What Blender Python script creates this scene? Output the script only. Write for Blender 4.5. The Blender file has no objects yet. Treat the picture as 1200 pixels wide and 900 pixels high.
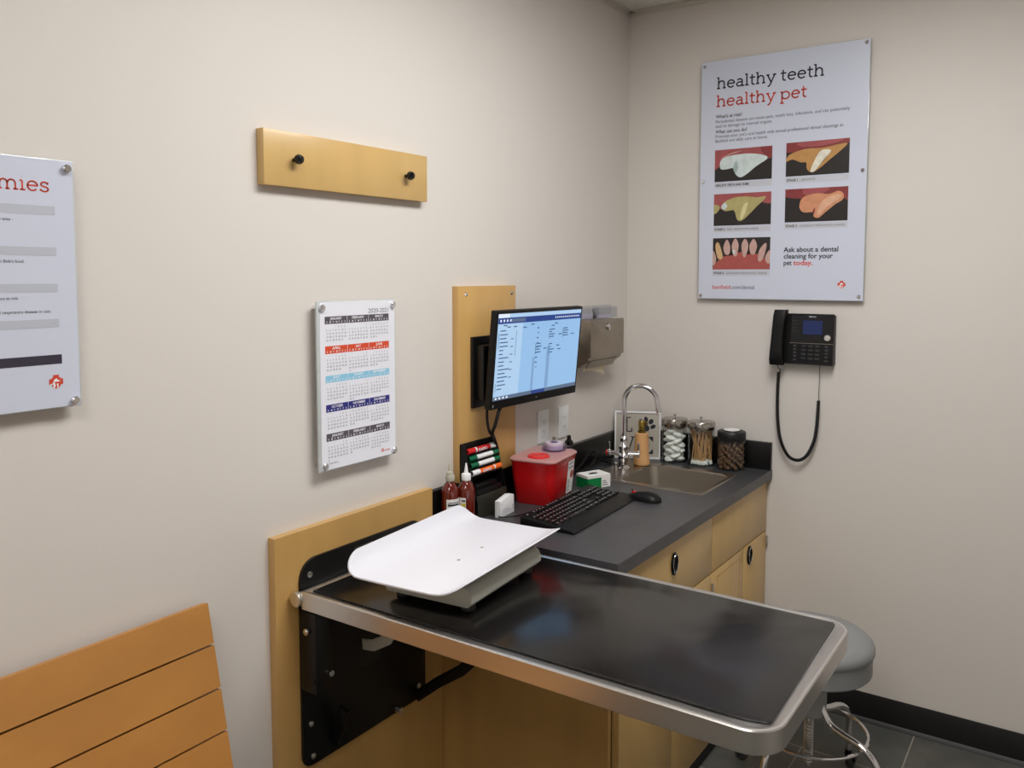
import bpy, bmesh, math, random, calendar
from mathutils import Vector, Matrix
random.seed(7)
D = bpy.data
COL = bpy.context.scene.collection
sc = bpy.context.scene
PI = math.pi
def V(*a): return Vector(a)

# ------------------------------------------------------------ camera
CAM = V(1.5724, -3.1428, 1.6093)
YAW, PITCH, FPX, PPY = 0.6002, 0.0722, 983.66, 393.3
F_ = V(-math.sin(YAW)*math.cos(PITCH), math.cos(YAW)*math.cos(PITCH), -math.sin(PITCH))
R_ = V(math.cos(YAW), math.sin(YAW), 0)
U_ = R_.cross(F_)
cd = D.cameras.new('camera'); co = D.objects.new('camera', cd); COL.objects.link(co)
M = Matrix((R_, U_, -F_)).transposed().to_4x4(); M.translation = CAM
co.matrix_world = M
cd.sensor_width = 36; cd.lens = FPX/1200*36; cd.shift_y = (PPY-450)/1200
cd.clip_start = .02
sc.camera = co
# ------------------------------------------------------------ world, lights, exposure
W = D.worlds.new('world'); sc.world = W; W.use_nodes = True
W.node_tree.nodes['Background'].inputs[0].default_value = (.9, .95, 1, 1)
W.node_tree.nodes['Background'].inputs[1].default_value = .05
sc.view_settings.view_transform = 'Standard'; sc.view_settings.look = 'None'
sc.view_settings.gamma = 1; sc.view_settings.exposure = 0.0
sc.view_settings.use_curve_mapping = False
ROOM_X, ROOM_Y, H = 2.95, -4.7, 2.667
def troffer_light(x, y, sx, sy, power, col=(.955, .98, 1)):
    l = D.lights.new('troffer_lamp', 'AREA'); l.shape = 'RECTANGLE'; l.size = sx; l.size_y = sy
    l.energy = power; l.color = col; l.spread = PI
    o = D.objects.new('troffer_lamp', l); COL.objects.link(o); o.location = (x, y, H-.022)
    return o
LIGHTS = [(1.12, -1.50, .56, 1.16, 23.5), (1.15, -3.6, .56, 1.16, 9)]
for a in LIGHTS: troffer_light(*a)

# ------------------------------------------------------------ materials
def srgb(r, g, b):
    f = lambda c: (c/255)/12.92 if c/255 <= .04045 else ((c/255+.055)/1.055)**2.4
    return (f(r), f(g), f(b), 1)
def mat(name, rgb, rough=.5, metal=0, spec=.5, noise=0, nscale=(10, 10, 10), bump=0, bscale=200, bdist=.001, trans=0, coat=0, emit=None, estr=1, dark=None):
    m = D.materials.new(name); m.use_nodes = True; nt = m.node_tree
    b = nt.nodes['Principled BSDF']; I = b.inputs
    c = srgb(*rgb)
    I['Base Color'].default_value = c; I['Roughness'].default_value = rough; I['Metallic'].default_value = metal
    I['Specular IOR Level'].default_value = spec; I['Transmission Weight'].default_value = trans
    I['Coat Weight'].default_value = coat
    if emit: I['Emission Color'].default_value = srgb(*emit); I['Emission Strength'].default_value = estr
    if noise or bump:
        tc = nt.nodes.new('ShaderNodeTexCoord')
    if noise:
        mp = nt.nodes.new('ShaderNodeMapping'); mp.inputs['Scale'].default_value = nscale
        nt.links.new(tc.outputs['Object'], mp.inputs[0])
        n = nt.nodes.new('ShaderNodeTexNoise'); n.inputs['Scale'].default_value = 1; n.inputs['Detail'].default_value = 6
        nt.links.new(mp.outputs[0], n.inputs[0])
        r = nt.nodes.new('ShaderNodeValToRGB')
        d = srgb(*dark) if dark else tuple(x*(1-noise) for x in c[:3])+(1,)
        r.color_ramp.elements[0].color = d; r.color_ramp.elements[0].position = .3
        r.color_ramp.elements[1].color = c; r.color_ramp.elements[1].position = .7
        nt.links.new(n.outputs[0], r.inputs[0]); nt.links.new(r.outputs[0], I['Base Color'])
    if bump:
        n2 = nt.nodes.new('ShaderNodeTexNoise'); n2.inputs['Scale'].default_value = bscale; n2.inputs['Detail'].default_value = 3
        nt.links.new(tc.outputs['Object'], n2.inputs[0])
        bp = nt.nodes.new('ShaderNodeBump'); bp.inputs['Strength'].default_value = bump; bp.inputs['Distance'].default_value = bdist
        nt.links.new(n2.outputs[0], bp.inputs['Height']); nt.links.new(bp.outputs[0], I['Normal'])
    return m
def thin_glass(name, tint=(1, 1, 1), refl=.1, rough=.03):
    m = D.materials.new(name); m.use_nodes = True; nt = m.node_tree; nt.nodes.clear()
    o = nt.nodes.new('ShaderNodeOutputMaterial'); t = nt.nodes.new('ShaderNodeBsdfTransparent'); g = nt.nodes.new('ShaderNodeBsdfGlossy')
    t.inputs[0].default_value = (*tint, 1); g.inputs['Roughness'].default_value = rough
    fw = nt.nodes.new('ShaderNodeLayerWeight'); fw.inputs[0].default_value = .5
    pw = nt.nodes.new('ShaderNodeMath'); pw.operation = 'POWER'; pw.inputs[1].default_value = 4; nt.links.new(fw.outputs['Facing'], pw.inputs[0])
    lw = nt.nodes.new('ShaderNodeMath'); lw.operation = 'MULTIPLY_ADD'; lw.inputs[1].default_value = .55; lw.inputs[2].default_value = refl*.35; nt.links.new(pw.outputs[0], lw.inputs[0])
    mx = nt.nodes.new('ShaderNodeMixShader')
    nt.links.new(lw.outputs[0], mx.inputs[0]); nt.links.new(t.outputs[0], mx.inputs[1]); nt.links.new(g.outputs[0], mx.inputs[2])
    nt.links.new(mx.outputs[0], o.inputs[0]); return m

m_wall = mat('wall_paint', (217, 211, 205), .62, spec=.35, bump=.25, bscale=260, bdist=.0008)
m_ceil = mat('ceiling_tile', (226, 224, 218), .9, noise=.12, nscale=(60, 60, 60), bump=.5, bscale=120, bdist=.002)
m_grid = mat('ceiling_grid', (205, 200, 190), .5)
m_maple = mat('maple', (206, 170, 108), .34, noise=.10, nscale=(14, 14, 1.6), coat=.15)
m_maple_side = mat('maple_edge', (196, 144, 80), .4, noise=.10, nscale=(14, 14, 1.6))
m_maple_o = mat('maple_orange', (204, 162, 98), .34, noise=.12, nscale=(12, 12, 1.4), coat=.15)
m_bench = mat('bench_board', (190, 133, 67), .5, noise=.14, nscale=(4, 6, 9), bump=.35, bscale=160, bdist=.001)
m_black = mat('black_laminate', (7, 7, 8), .34, spec=.35)
m_base = mat('black_vinyl_base', (8, 8, 9), .5)
m_top = mat('worktop_laminate', (66, 66, 69), .36, noise=.22, nscale=(9, 9, 9), bump=.15, bscale=300, bdist=.0004)
m_blkmetal = mat('black_powder_steel', (9, 9, 10), .42)
m_blkplas = mat('black_plastic', (10, 10, 11), .45, spec=.3)
m_blkgloss = mat('glossy_black_plastic', (10, 10, 11), .15)
m_key = mat('key_plastic', (15, 15, 16), .32)
m_chrome = mat('chrome', (225, 225, 228), .08, metal=1)
m_steel = mat('brushed_steel', (222, 219, 215), .33, metal=1, bump=.1, bscale=150, bdist=.0004)
m_steel_d = mat('satin_steel', (168, 158, 145), .36, metal=1, noise=.12, nscale=(30, 30, 30))
m_sink = mat('sink_steel', (170, 162, 152), .3, metal=1, bump=.15, bscale=60, bdist=.0006)
m_sinkb = mat('sink_bowl_steel', (188, 181, 170), .40, metal=1, bump=.15, bscale=60, bdist=.0006)
m_white = mat('white_plastic', (238, 238, 240), .4)
m_tray = mat('white_enamel', (226, 226, 234), .32)
m_scale = mat('grey_plastic', (190, 190, 180), .45)
m_rubber = mat('dark_rubber', (60, 60, 60), .7)
m_grey_v = mat('grey_vinyl', (134, 136, 137), .42, bump=.1, bscale=220, bdist=.0005)
m_grey_p = mat('grey_metal_post', (150, 152, 152), .4)
m_paper = mat('poster_print', (206, 211, 228), .28, spec=.6, coat=.4)
m_paper2 = mat('calendar_print', (232, 233, 242), .3, spec=.6, coat=.3)
m_acryl = mat('acrylic_edge', (224, 230, 232), .12, spec=.7, trans=.3)
m_ink = mat('ink_black', (32, 34, 44), .5)
m_ink2 = mat('ink_grey', (92, 94, 104), .5)
m_red_ink = mat('ink_red', (206, 66, 44), .5)
m_bar_g = mat('ink_light_grey', (184, 188, 200), .5)
m_bar_d = mat('ink_slate', (84, 78, 88), .5)
m_bar_o = mat('ink_orange', (214, 74, 36), .5)
m_bar_b = mat('ink_sky', (140, 200, 228), .5)
m_bar_n = mat('ink_navy', (34, 38, 122), .5)
m_bar_k = mat('ink_dark', (52, 46, 62), .5)
m_pwhite = mat('print_white', (240, 240, 244), .4)
m_sharps = mat('sharps_red', (196, 22, 26), .25, spec=.5, trans=0)
m_lid = mat('sharps_lid', (190, 138, 136), .3, spec=.5)
m_lidred = mat('sharps_cap_red', (218, 46, 44), .3)
m_label = mat('label_white', (236, 234, 232), .5)
m_green = mat('carton_green', (0, 122, 62), .45)
m_dgreen = mat('marker_green', (0, 96, 62), .35)
m_mred = mat('marker_red', (196, 30, 30), .35)
m_mor = mat('marker_orange', (240, 108, 34), .35)
m_amber = mat('amber_liquid_bottle', (104, 26, 12), .08, spec=.6, trans=.12, coat=.5)
m_nat = mat('natural_plastic', (214, 210, 192), .35, trans=.35)
m_soap = mat('bamboo_soap', (214, 164, 112), .38, noise=.08, nscale=(30, 30, 4))
m_gold = mat('brass_pump', (150, 128, 66), .25, metal=1)
m_jarlid = mat('jar_lid_steel', (176, 172, 166), .2, metal=1)
m_glass = thin_glass('jar_glass', (.97, .985, .98), .09)
m_clear = thin_glass('clear_plastic', (.93, .94, .96), .09, .08)
m_clearp = thin_glass('lilac_clear_plastic', (.84, .82, .90), .1, .15)
m_cotton = mat('cotton', (244, 244, 240), .9, bump=.6, bscale=90, bdist=.002)
m_stick = mat('birch_stick', (206, 160, 108), .55)
m_treat = mat('kibble', (112, 78, 50), .75, noise=.5, nscale=(200, 200, 200))
m_taupe = mat('sign_taupe', (184, 178, 168), .6)
m_scr = mat('screen_glow', (20, 30, 40), .25, emit=(150, 192, 234), estr=.95)
m_scr2 = mat('screen_glow_pale', (20, 30, 40), .25, emit=(176, 208, 240), estr=.95)
m_scrn = mat('screen_navy', (5, 8, 20), .25, emit=(38, 66, 140), estr=.9)
m_scrw = mat('screen_white', (20, 20, 20), .25, emit=(225, 235, 250), estr=1)
m_scrt = mat('screen_text', (5, 5, 10), .25, emit=(48, 84, 130), estr=.9)
m_scrs = mat('screen_stripe', (5, 5, 10), .25, emit=(126, 164, 206), estr=.95)
m_scrg = mat('screen_taskbar', (5, 5, 10), .25, emit=(92, 112, 140), estr=.9)
m_lcd = mat('phone_lcd', (5, 8, 20), .2, emit=(26, 46, 104), estr=.5)
m_diff = mat('diffuser', (250, 250, 250), .5, emit=(255, 248, 236), estr=6)
m_redl = mat('red_plastic', (200, 20, 24), .3)

def floor_mat():
    m = mat('slate_tile', (84, 84, 80), .42)
    nt = m.node_tree; b = nt.nodes['Principled BSDF']
    tc = nt.nodes.new('ShaderNodeTexCoord'); mp = nt.nodes.new('ShaderNodeMapping')
    mp.inputs['Location'].default_value = (.088, .0, 0)
    nt.links.new(tc.outputs['Object'], mp.inputs[0])
    br = nt.nodes.new('ShaderNodeTexBrick'); br.inputs['Scale'].default_value = 1
    br.inputs['Brick Width'].default_value = .612; br.inputs['Row Height'].default_value = .306
    br.inputs['Mortar Size'].default_value = .0026; br.inputs['Mortar Smooth'].default_value = .2
    br.offset = .5; br.inputs['Bias'].default_value = 0
    br.inputs['Color1'].default_value = srgb(80, 82, 78); br.inputs['Color2'].default_value = srgb(90, 88, 83)
    br.inputs['Mortar'].default_value = srgb(142, 138, 126)
    nt.links.new(mp.outputs[0], br.inputs[0])
    n = nt.nodes.new('ShaderNodeTexNoise'); n.inputs['Scale'].default_value = 9; n.inputs['Detail'].default_value = 8
    nt.links.new(tc.outputs['Object'], n.inputs[0])
    mx = nt.nodes.new('ShaderNodeMix'); mx.data_type = 'RGBA'; mx.blend_type = 'OVERLAY'; mx.inputs[0].default_value = .5
    nt.links.new(br.outputs[0], mx.inputs[6]); nt.links.new(n.outputs[0], mx.inputs[7]); nt.links.new(mx.outputs[2], b.inputs['Base Color'])
    bp = nt.nodes.new('ShaderNodeBump'); bp.inputs['Strength'].default_value = .3; bp.inputs['Distance'].default_value = .002
    nt.links.new(n.outputs[0], bp.inputs['Height']); nt.links.new(bp.outputs[0], b.inputs['Normal'])
    return m
m_floor = floor_mat()
def mat_pad():
    m = mat('vinyl_mat', (17, 15, 15), .2, spec=.5)
    nt = m.node_tree; b = nt.nodes['Principled BSDF']
    tc = nt.nodes.new('ShaderNodeTexCoord'); n = nt.nodes.new('ShaderNodeTexNoise'); n.inputs['Scale'].default_value = 3.2
    n.inputs['Detail'].default_value = 1.5; n.inputs['Distortion'].default_value = .6
    nt.links.new(tc.outputs['Object'], n.inputs[0])
    bp = nt.nodes.new('ShaderNodeBump'); bp.inputs['Strength'].default_value = .55; bp.inputs['Distance'].default_value = .02
    nt.links.new(n.outputs[0], bp.inputs['Height']); nt.links.new(bp.outputs[0], b.inputs['Normal'])
    return m
m_mat = mat_pad()

# ------------------------------------------------------------ mesh helpers
class MB:
    """collects shapes; build() links them as one mesh object"""
    def __init__(s): s.bm = bmesh.new(); s.smooth = []
    def _fin(s, verts, mi, sm, X=None):
        fs = set()
        for v in verts:
            for f in v.link_faces: fs.add(f)
        for f in fs: f.material_index = mi; f.smooth = sm
        if X is not None: bmesh.ops.transform(s.bm, matrix=X, verts=list(verts))
        return s
    def box(s, a, b, mi=0, bev=0, seg=2, X=None):
        lo = [min(a[i], b[i]) for i in range(3)]; hi = [max(a[i], b[i]) for i in range(3)]
        t = bmesh.new(); bmesh.ops.create_cube(t, size=1)
        for v in t.verts:
            for i in range(3): v.co[i] = lo[i] if v.co[i] < 0 else hi[i]
        if bev:
            bmesh.ops.bevel(t, geom=t.edges[:], offset=min(bev, .49*min(hi[i]-lo[i] for i in range(3))), segments=seg, profile=.5, affect='EDGES')
        return s._merge(t, mi, bev > 0, X)
    def _merge(s, t, mi, sm, X=None):
        if X is not None: bmesh.ops.transform(t, matrix=X, verts=t.verts)
        mp = {}
        for v in t.verts: mp[v] = s.bm.verts.new(v.co)
        for f in t.faces:
            try: g = s.bm.faces.new([mp[v] for v in f.verts])
            except ValueError: continue
            g.material_index = mi if mi is not None else f.material_index; g.smooth = sm if sm is not None else f.smooth
        t.free(); return s
    def lathe(s, prof, c=(0, 0, 0), n=28, mi=0, axis='z', X=None, sm=True, cap=True):
        t = bmesh.new(); rings = []
        for r, z in prof:
            rings.append([t.verts.new((r*math.cos(2*PI*k/n), r*math.sin(2*PI*k/n), z)) for k in range(n)])
        for a, b in zip(rings, rings[1:]):
            for k in range(n): t.faces.new((a[k], a[(k+1) % n], b[(k+1) % n], b[k])).smooth = sm
        if cap:
            if prof[0][0] > 1e-5: t.faces.new(list(reversed(rings[0])))
            if prof[-1][0] > 1e-5: t.faces.new(rings[-1])
        bmesh.ops.recalc_face_normals(t, faces=t.faces)
        R = {'z': Matrix(), 'x': Matrix.Rotation(PI/2, 4, 'Y'), 'y': Matrix.Rotation(-PI/2, 4, 'X')}[axis]
        bmesh.ops.transform(t, matrix=Matrix.Translation(c) @ R, verts=t.verts)
        return s._merge(t, mi, None, X)
    def cyl(s, a, b, r, n=20, mi=0, bev=0, X=None, r2=None):
        a = Vector(a); b = Vector(b); d = b-a; L = d.length; r2 = r if r2 is None else r2
        pr = [(r-bev, 0), (r, bev), (r2, L-bev), (r2-bev, L)] if bev else [(r, 0), (r2, L)]
        t = bmesh.new(); rings = []
        for q, z in pr: rings.append([t.verts.new((q*math.cos(2*PI*k/n), q*math.sin(2*PI*k/n), z)) for k in range(n)])
        for u, w in zip(rings, rings[1:]):
            for k in range(n): t.faces.new((u[k], u[(k+1) % n], w[(k+1) % n], w[k])).smooth = True
        t.faces.new(list(reversed(rings[0]))); t.faces.new(rings[-1])
        Q = d.to_track_quat('Z', 'Y').to_matrix().to_4x4()
        bmesh.ops.transform(t, matrix=Matrix.Translation(a) @ Q, verts=t.verts)
        return s._merge(t, mi, None, X)
    def tube(s, pts, r, n=10, mi=0, smooth_pts=0, X=None, closed=False):
        P = [Vector(p) for p in pts]
        if smooth_pts: P = crom(P, smooth_pts, closed)
        t = bmesh.new(); rings = []; m = len(P); up = None
        for i, p in enumerate(P):
            if closed: d = P[(i+1) % m]-P[i-1]
            else: d = (P[min(i+1, m-1)]-P[max(i-1, 0)])
            d.normalize()
            if up is None: up = d.orthogonal().normalized()
            up = (up-d*up.dot(d)).normalized(); w = d.cross(up)
            rr = r[i] if isinstance(r, (list, tuple)) else r
            rings.append([t.verts.new(p+up*rr*math.cos(2*PI*k/n)+w*rr*math.sin(2*PI*k/n)) for k in range(n)])
        pr = list(zip(rings, rings[1:])) + ([(rings[-1], rings[0])] if closed else [])
        for a, b in pr:
            for k in range(n): t.faces.new((a[k], a[(k+1) % n], b[(k+1) % n], b[k])).smooth = True
        if not closed: t.faces.new(list(reversed(rings[0]))); t.faces.new(rings[-1])
        bmesh.ops.recalc_face_normals(t, faces=t.faces)
        return s._merge(t, mi, None, X)
    def prism(s, poly, d, o=(0, 0, 0), u=(1, 0, 0), v=(0, 1, 0), n=None, mi=0, bev=0, sm=False, X=None):
        """poly in (u,v) plane through o, extruded by d along n=u×v"""
        o = Vector(o); u = Vector(u); v = Vector(v); n = Vector(n) if n else u.cross(v)
        t = bmesh.new()
        a = [t.verts.new(o+u*p[0]+v*p[1]) for p in poly]
        if d:
            b = [t.verts.new(o+u*p[0]+v*p[1]+n*d) for p in poly]; k = len(poly)
            for i in range(k):
                t.faces.new((a[i], a[(i+1) % k], b[(i+1) % k], b[i])).smooth = sm
            f1 = t.faces.new(list(reversed(a))); f2 = t.faces.new(b)
            if bev:
                es = list(f1.edges)+list(f2.edges)
                bmesh.ops.bevel(t, geom=es, offset=bev, segments=2, profile=.5, affect='EDGES')
        else: t.faces.new(a)
        bmesh.ops.recalc_face_normals(t, faces=t.faces) if d else None
        return s._merge(t, mi, None, X)
    def sphere(s, c, r, sc=(1, 1, 1), mi=0, X=None, sub=2, jit=0):
        t = bmesh.new(); bmesh.ops.create_icosphere(t, subdivisions=sub, radius=1)
        for v in t.verts:
            q = 1+random.uniform(-jit, jit); v.co = Vector((v.co.x*sc[0]*q, v.co.y*sc[1]*q, v.co.z*sc[2]*q))*r+Vector(c)
        return s._merge(t, mi, True, X)
    def faces2d(s, verts, faces, P, mi=0):
        vs = [s.bm.verts.new(P(*v)) for v in verts]
        for f in faces:
            try: g = s.bm.faces.new([vs[i] for i in f]); g.material_index = mi
            except ValueError: pass
        return s
    def build(s, name, mats, parent=None, world=True, **kw):
        me = D.meshes.new(name); 
        if world and parent is not None:
            bmesh.ops.transform(s.bm, matrix=wm(parent).inverted(), verts=s.bm.verts)
        s.bm.to_mesh(me); s.bm.free()
        for m in (mats if isinstance(mats, (list, tuple)) else [mats]): me.materials.append(m)
        try: me.set_sharp_from_angle(angle=math.radians(38))
        except Exception: pass
        o = D.objects.new(name, me); COL.objects.link(o)
        if parent is not None: o.parent = parent
        for k, v in kw.items(): o[k] = v
        return o
def wm(o):
    m = Matrix()
    while o is not None:
        m = (Matrix.Translation(o.location) @ o.rotation_euler.to_matrix().to_4x4()) @ m; o = o.parent
    return m
def crom(P, k, closed=False):
    out = []; n = len(P)
    for i in range(n if closed else n-1):
        if closed: p0, p1, p2, p3 = P[i-1], P[i], P[(i+1) % n], P[(i+2) % n]
        else: p0, p1, p2, p3 = P[max(i-1, 0)], P[i], P[i+1], P[min(i+2, n-1)]
        for j in range(k):
            t = j/k
            out.append(.5*((2*p1)+(p2-p0)*t+(2*p0-5*p1+4*p2-p3)*t*t+(3*p1-p0-3*p2+p3)*t**3))
    if not closed: out.append(P[-1])
    return out
def thing(name, label, cat, loc=(0, 0, 0), rz=0, group=None):
    o = D.objects.new(name, None); COL.objects.link(o); o.location = loc; o.rotation_euler = (0, 0, rz)
    o.empty_display_size = .05
    return tag(o, label, cat, group)
def tag(o, label, cat, group=None):
    o['label'] = label; o['category'] = cat
    if group: o['group'] = group
    return o
def struct(name, mb, mats, parent=None):
    o = mb.build(name, mats, parent)
    if parent is None: o['kind'] = 'structure'
    return o
def copy_tree(o, parent=None):
    c = o.copy(); COL.objects.link(c); c.parent = parent
    for ch in list(o.children): copy_tree(ch, c)
    return c
def rrect(w, h, r, k=6, x0=0, y0=0):
    """rounded rectangle, lower-left at x0,y0; r = one radius or four (ll, lr, ur, ul)"""
    rs = r if isinstance(r, (list, tuple)) else [r]*4; out = []
    for (cx, cy, a0, q) in ((x0+rs[0], y0+rs[0], PI, rs[0]), (x0+w-rs[1], y0+rs[1], 1.5*PI, rs[1]), (x0+w-rs[2], y0+h-rs[2], 0, rs[2]), (x0+rs[3], y0+h-rs[3], .5*PI, rs[3])):
        if q <= 0: out.append((cx, cy)); continue
        for i in range(k+1):
            a = a0+.5*PI*i/k; out.append((cx+q*math.cos(a), cy+q*math.sin(a)))
    return out
# text -> 2D mesh
def text2d(txt, size, bold=0, align='LEFT', space=1.0, lsp=1.0, width=None):
    cu = D.curves.new('t', 'FONT'); cu.body = txt; cu.size = size; cu.offset = bold*size; cu.align_x = align
    cu.space_character = space; cu.space_line = lsp; cu.resolution_u = 3; cu.fill_mode = 'FRONT'
    o = D.objects.new('t', cu); COL.objects.link(o)
    dg = bpy.context.evaluated_depsgraph_get(); me = D.meshes.new_from_object(o.evaluated_get(dg))
    vs = [(v.co.x, v.co.y) for v in me.vertices]; fs = [tuple(p.vertices) for p in me.polygons]
    D.objects.remove(o); D.curves.remove(cu); D.meshes.remove(me)
    if width and vs:
        mx = max(v[0] for v in vs); vs = [(v[0]*width/mx, v[1]) for v in vs]
    return vs, fs
def plane(o, u, v, n, e=.0006):
    """maps 2D coordinates to a plane lifted by e"""
    o = Vector(o); u = Vector(u); v = Vector(v); n = Vector(n)
    def mk(lift=0):
        return lambda x, y: o+u*x+v*y+n*(e+lift)
    return mk
def put(mb, PL, x, y, txt, size, mi=0, lift=0, **kw):
    vs, fs = text2d(txt, size, **kw); P = PL(lift)
    mb.faces2d([(a+x, b+y) for a, b in vs], fs, P, mi)
def rect(mb, PL, x0, y0, x1, y1, mi=0, lift=0):
    mb.faces2d([(x0, y0), (x1, y0), (x1, y1), (x0, y1)], [(0, 1, 2, 3)], PL(lift), mi)
def poly(mb, PL, pts, x0, y0, w, h, mi=0, lift=0, smooth=4):
    P = [Vector((a, b, 0)) for a, b in pts]
    if smooth: P = crom(P, smooth, True)
    t = bmesh.new(); vv = [t.verts.new((min(max(p.x, 0), 1), min(max(p.y, 0), 1), 0)) for p in P]
    bmesh.ops.remove_doubles(t, verts=t.verts, dist=1e-4)
    es = []
    vl = list(t.verts)
    try:
        f = t.faces.new(vl); bmesh.ops.triangulate(t, faces=[f], ngon_method='EAR_CLIP')
    except ValueError: pass
    t.verts.index_update()
    mb.faces2d([(x0+v.co.x*w, y0+v.co.y*h) for v in t.verts], [tuple(v.index for v in f.verts) for f in t.faces], PL(lift), mi)
    t.free()
def disc(mb, PL, x, y, rx, ry=None, mi=0, lift=0, n=16, rot=0):
    ry = ry or rx; c, s_ = math.cos(rot), math.sin(rot)
    pts = []
    for k in range(n):
        a = rx*math.cos(2*PI*k/n); b = ry*math.sin(2*PI*k/n); pts.append((x+a*c-b*s_, y+a*s_+b*c))
    mb.faces2d(pts, [tuple(range(n))], PL(lift), mi)
# slab-serif stroke letters (x-height 1)
def arc(cx, cy, rx, ry, a0, a1, k=10):
    return [(cx+rx*math.cos(math.radians(a0+(a1-a0)*i/k)), cy+ry*math.sin(math.radians(a0+(a1-a0)*i/k))) for i in range(k+1)]
GL = {
 'h': (1.0, [[(.17, 0), (.17, 1.5)], [(.17, .6)]+arc(.48, .6, .28, .4, 165, 0)+[(.76, 0)], [(.0, .06), (.34, .06)], [(.6, .06), (.92, .06)], [(.0, 1.44), (.17, 1.44)]]),
 'e': (.92, [[(.1, .54), (.78, .54)]+arc(.45, .5, .35, .46, 6, 318, 18)]),
 'a': (.92, [arc(.4, .68, .25, .28, 150, 0)+[(.65, 0)], [(.62, .06), (.86, .06)], [(.65, .56)]+arc(.38, .3, .27, .26, 90, 270, 10)+[(.65, .18)]]),
 'l': (.46, [[(.2, 0), (.2, 1.5)], [(.02, .06), (.4, .06)], [(.02, 1.44), (.2, 1.44)]]),
 't': (.64, [[(.25, 1.32), (.25, .3)]+arc(.42, .26, .17, .22, 180, 300, 6), [(.02, .94), (.56, .94)]]),
 'y': (.95, [[(.14, .95), (.47, .05)], [(.82, .95), (.38, -.32)]+arc(.2, -.28, .16, .2, -15, -100, 5), [(0, .95), (.32, .95)], [(.64, .95), (.96, .95)]]),
 'p': (1.0, [[(.17, .95), (.17, -.48)], [(0, .95), (.17, .95)], [(0, -.46), (.36, -.46)], arc(.5, .5, .36, .45, 165, -165, 18)]),
 'm': (1.5, [[(.17, .95), (.17, 0)], [(0, .95), (.17, .95)], [(.17, .6)]+arc(.44, .6, .25, .36, 165, 0)+[(.69, 0)], [(.69, .6)]+arc(.97, .6, .26, .36, 165, 0)+[(1.23, 0)],
       [(0, .06), (.32, .06)], [(.55, .06), (.85, .06)], [(1.08, .06), (1.42, .06)]]),
 'i': (.46, [[(.2, 0), (.2, .95)], [(.02, .06), (.4, .06)], [(.02, .95), (.2, .95)], [(.19, 1.34), (.21, 1.34)]]),
 's': (.78, [arc(.36, .72, .24, .24, 20, 220, 8)+arc(.36, .26, .27, .24, 60, -150, 10), [(.6, .72), (.6, .96)], [(.09, .05), (.09, .28)]]),
 ' ': (.42, []),
}
def slab(mb, PL, x, y, txt, width, xh, mi=0, th=.145, lift=0):
    tot = sum(GL[c][0] for c in txt)-.08; sx = width/tot; cx = 0; P = PL(lift)
    for ch in txt:
        w, st = GL[ch]
        for s_ in st:
            t = th*(1.35 if ch == 'i' and s_[0][1] > 1.2 else 1)
            for (a, b) in zip(s_, s_[1:]):
                ax, ay, bx, by = a[0]*sx/xh, a[1], b[0]*sx/xh, b[1]
                dx, dy = bx-ax, by-ay; L = math.hypot(dx, dy) or 1; nx, ny = -dy/L*t/2, dx/L*t/2
                if len(s_) > 2: ax -= dx/L*.02; bx += dx/L*.02; ay -= dy/L*.02; by += dy/L*.02
                q = [(ax+nx, ay+ny), (ax-nx, ay-ny), (bx-nx, by-ny), (bx+nx, by+ny)]
                mb.faces2d([(x+cx*sx+p[0]*xh, y+p[1]*xh) for p in q], [(0, 1, 2, 3)], P, mi)
        cx += w
def pet_logo(mb, PL, x, y, s, mi=0, mw=1):
    """red chamfered cross with pale animal cut-outs, half-size s"""
    a, b = .42, 1.0
    pts = [(-a, b), (a, b), (a, .62), (.62, .62), (.62, a), (b, a), (b, -a), (.62, -a), (.62, -.7), (a, -.7), (a, -b), (-a, -b), (-a, -.7), (-.62, -.7), (-.62, -a), (-b, -a), (-b, a), (-.62, a), (-.62, .62), (-a, .62)]
    mb.faces2d([(x+p[0]*s, y+p[1]*s) for p in pts], [tuple(range(len(pts)))], PL(0), mi)
    w = [[(-.35, .3), (.1, .5), (.25, .25), (.62, .12), (.3, -.02), (-.05, 0), (-.3, -.1)], [(-.45, .05), (-.25, .0), (-.1, -.5), (-.25, -1), (-.4, -1), (-.45, -.4)],
         [(.05, -.3), (.3, -.25), (.3, -1), (.1, -1), (.12, -.6)], [(-.95, -.35), (-.5, -.2), (-.45, -.32), (-.9, -.5)]]
    for q in w: mb.faces2d([(x+p[0]*s, y+p[1]*s) for p in q], [tuple(range(len(q)))], PL(.0003), mw)

# ============================================================ ROOM
mb = MB(); mb.box((-.1, ROOM_Y-.1, -.06), (ROOM_X+.1, .1, 0)); struct('floor', mb, m_floor)
for nm, a, b in (('wall_left', (-.1, ROOM_Y, 0), (0, .1, H)), ('wall_back', (0, 0, 0), (ROOM_X, .1, H)),
                 ('wall_right', (ROOM_X, ROOM_Y, 0), (ROOM_X+.1, .1, H)), ('wall_front', (-.1, ROOM_Y-.1, 0), (ROOM_X+.1, ROOM_Y, H))):
    mb = MB(); mb.box(a, b); struct(nm, mb, m_wall)
mb = MB(); mb.box((-.1, ROOM_Y-.1, H), (ROOM_X+.1, .1, H+.06)); struct('ceiling', mb, m_ceil)
mb = MB()   # wall angle round the ceiling
mb.box((0, ROOM_Y, H-.018), (.003, 0, H)); mb.box((0, -.003, H-.018), (ROOM_X, 0, H))
mb.box((0, ROOM_Y, H-.004), (.024, 0, H-.001)); mb.box((0, -.024, H-.004), (ROOM_X, 0, H-.001))
mb.box((.30, ROOM_Y, H-.006), (.324, -.02, H)); mb.box((.02, -.63, H-.006), (ROOM_X, -.606, H))
struct('trim_1', mb, m_grid)
def base_profile(): return [(0, 0), (.016, 0), (.013, .006), (.006, .014), (.005, .1), (.003, .104), (0, .104)]
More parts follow.
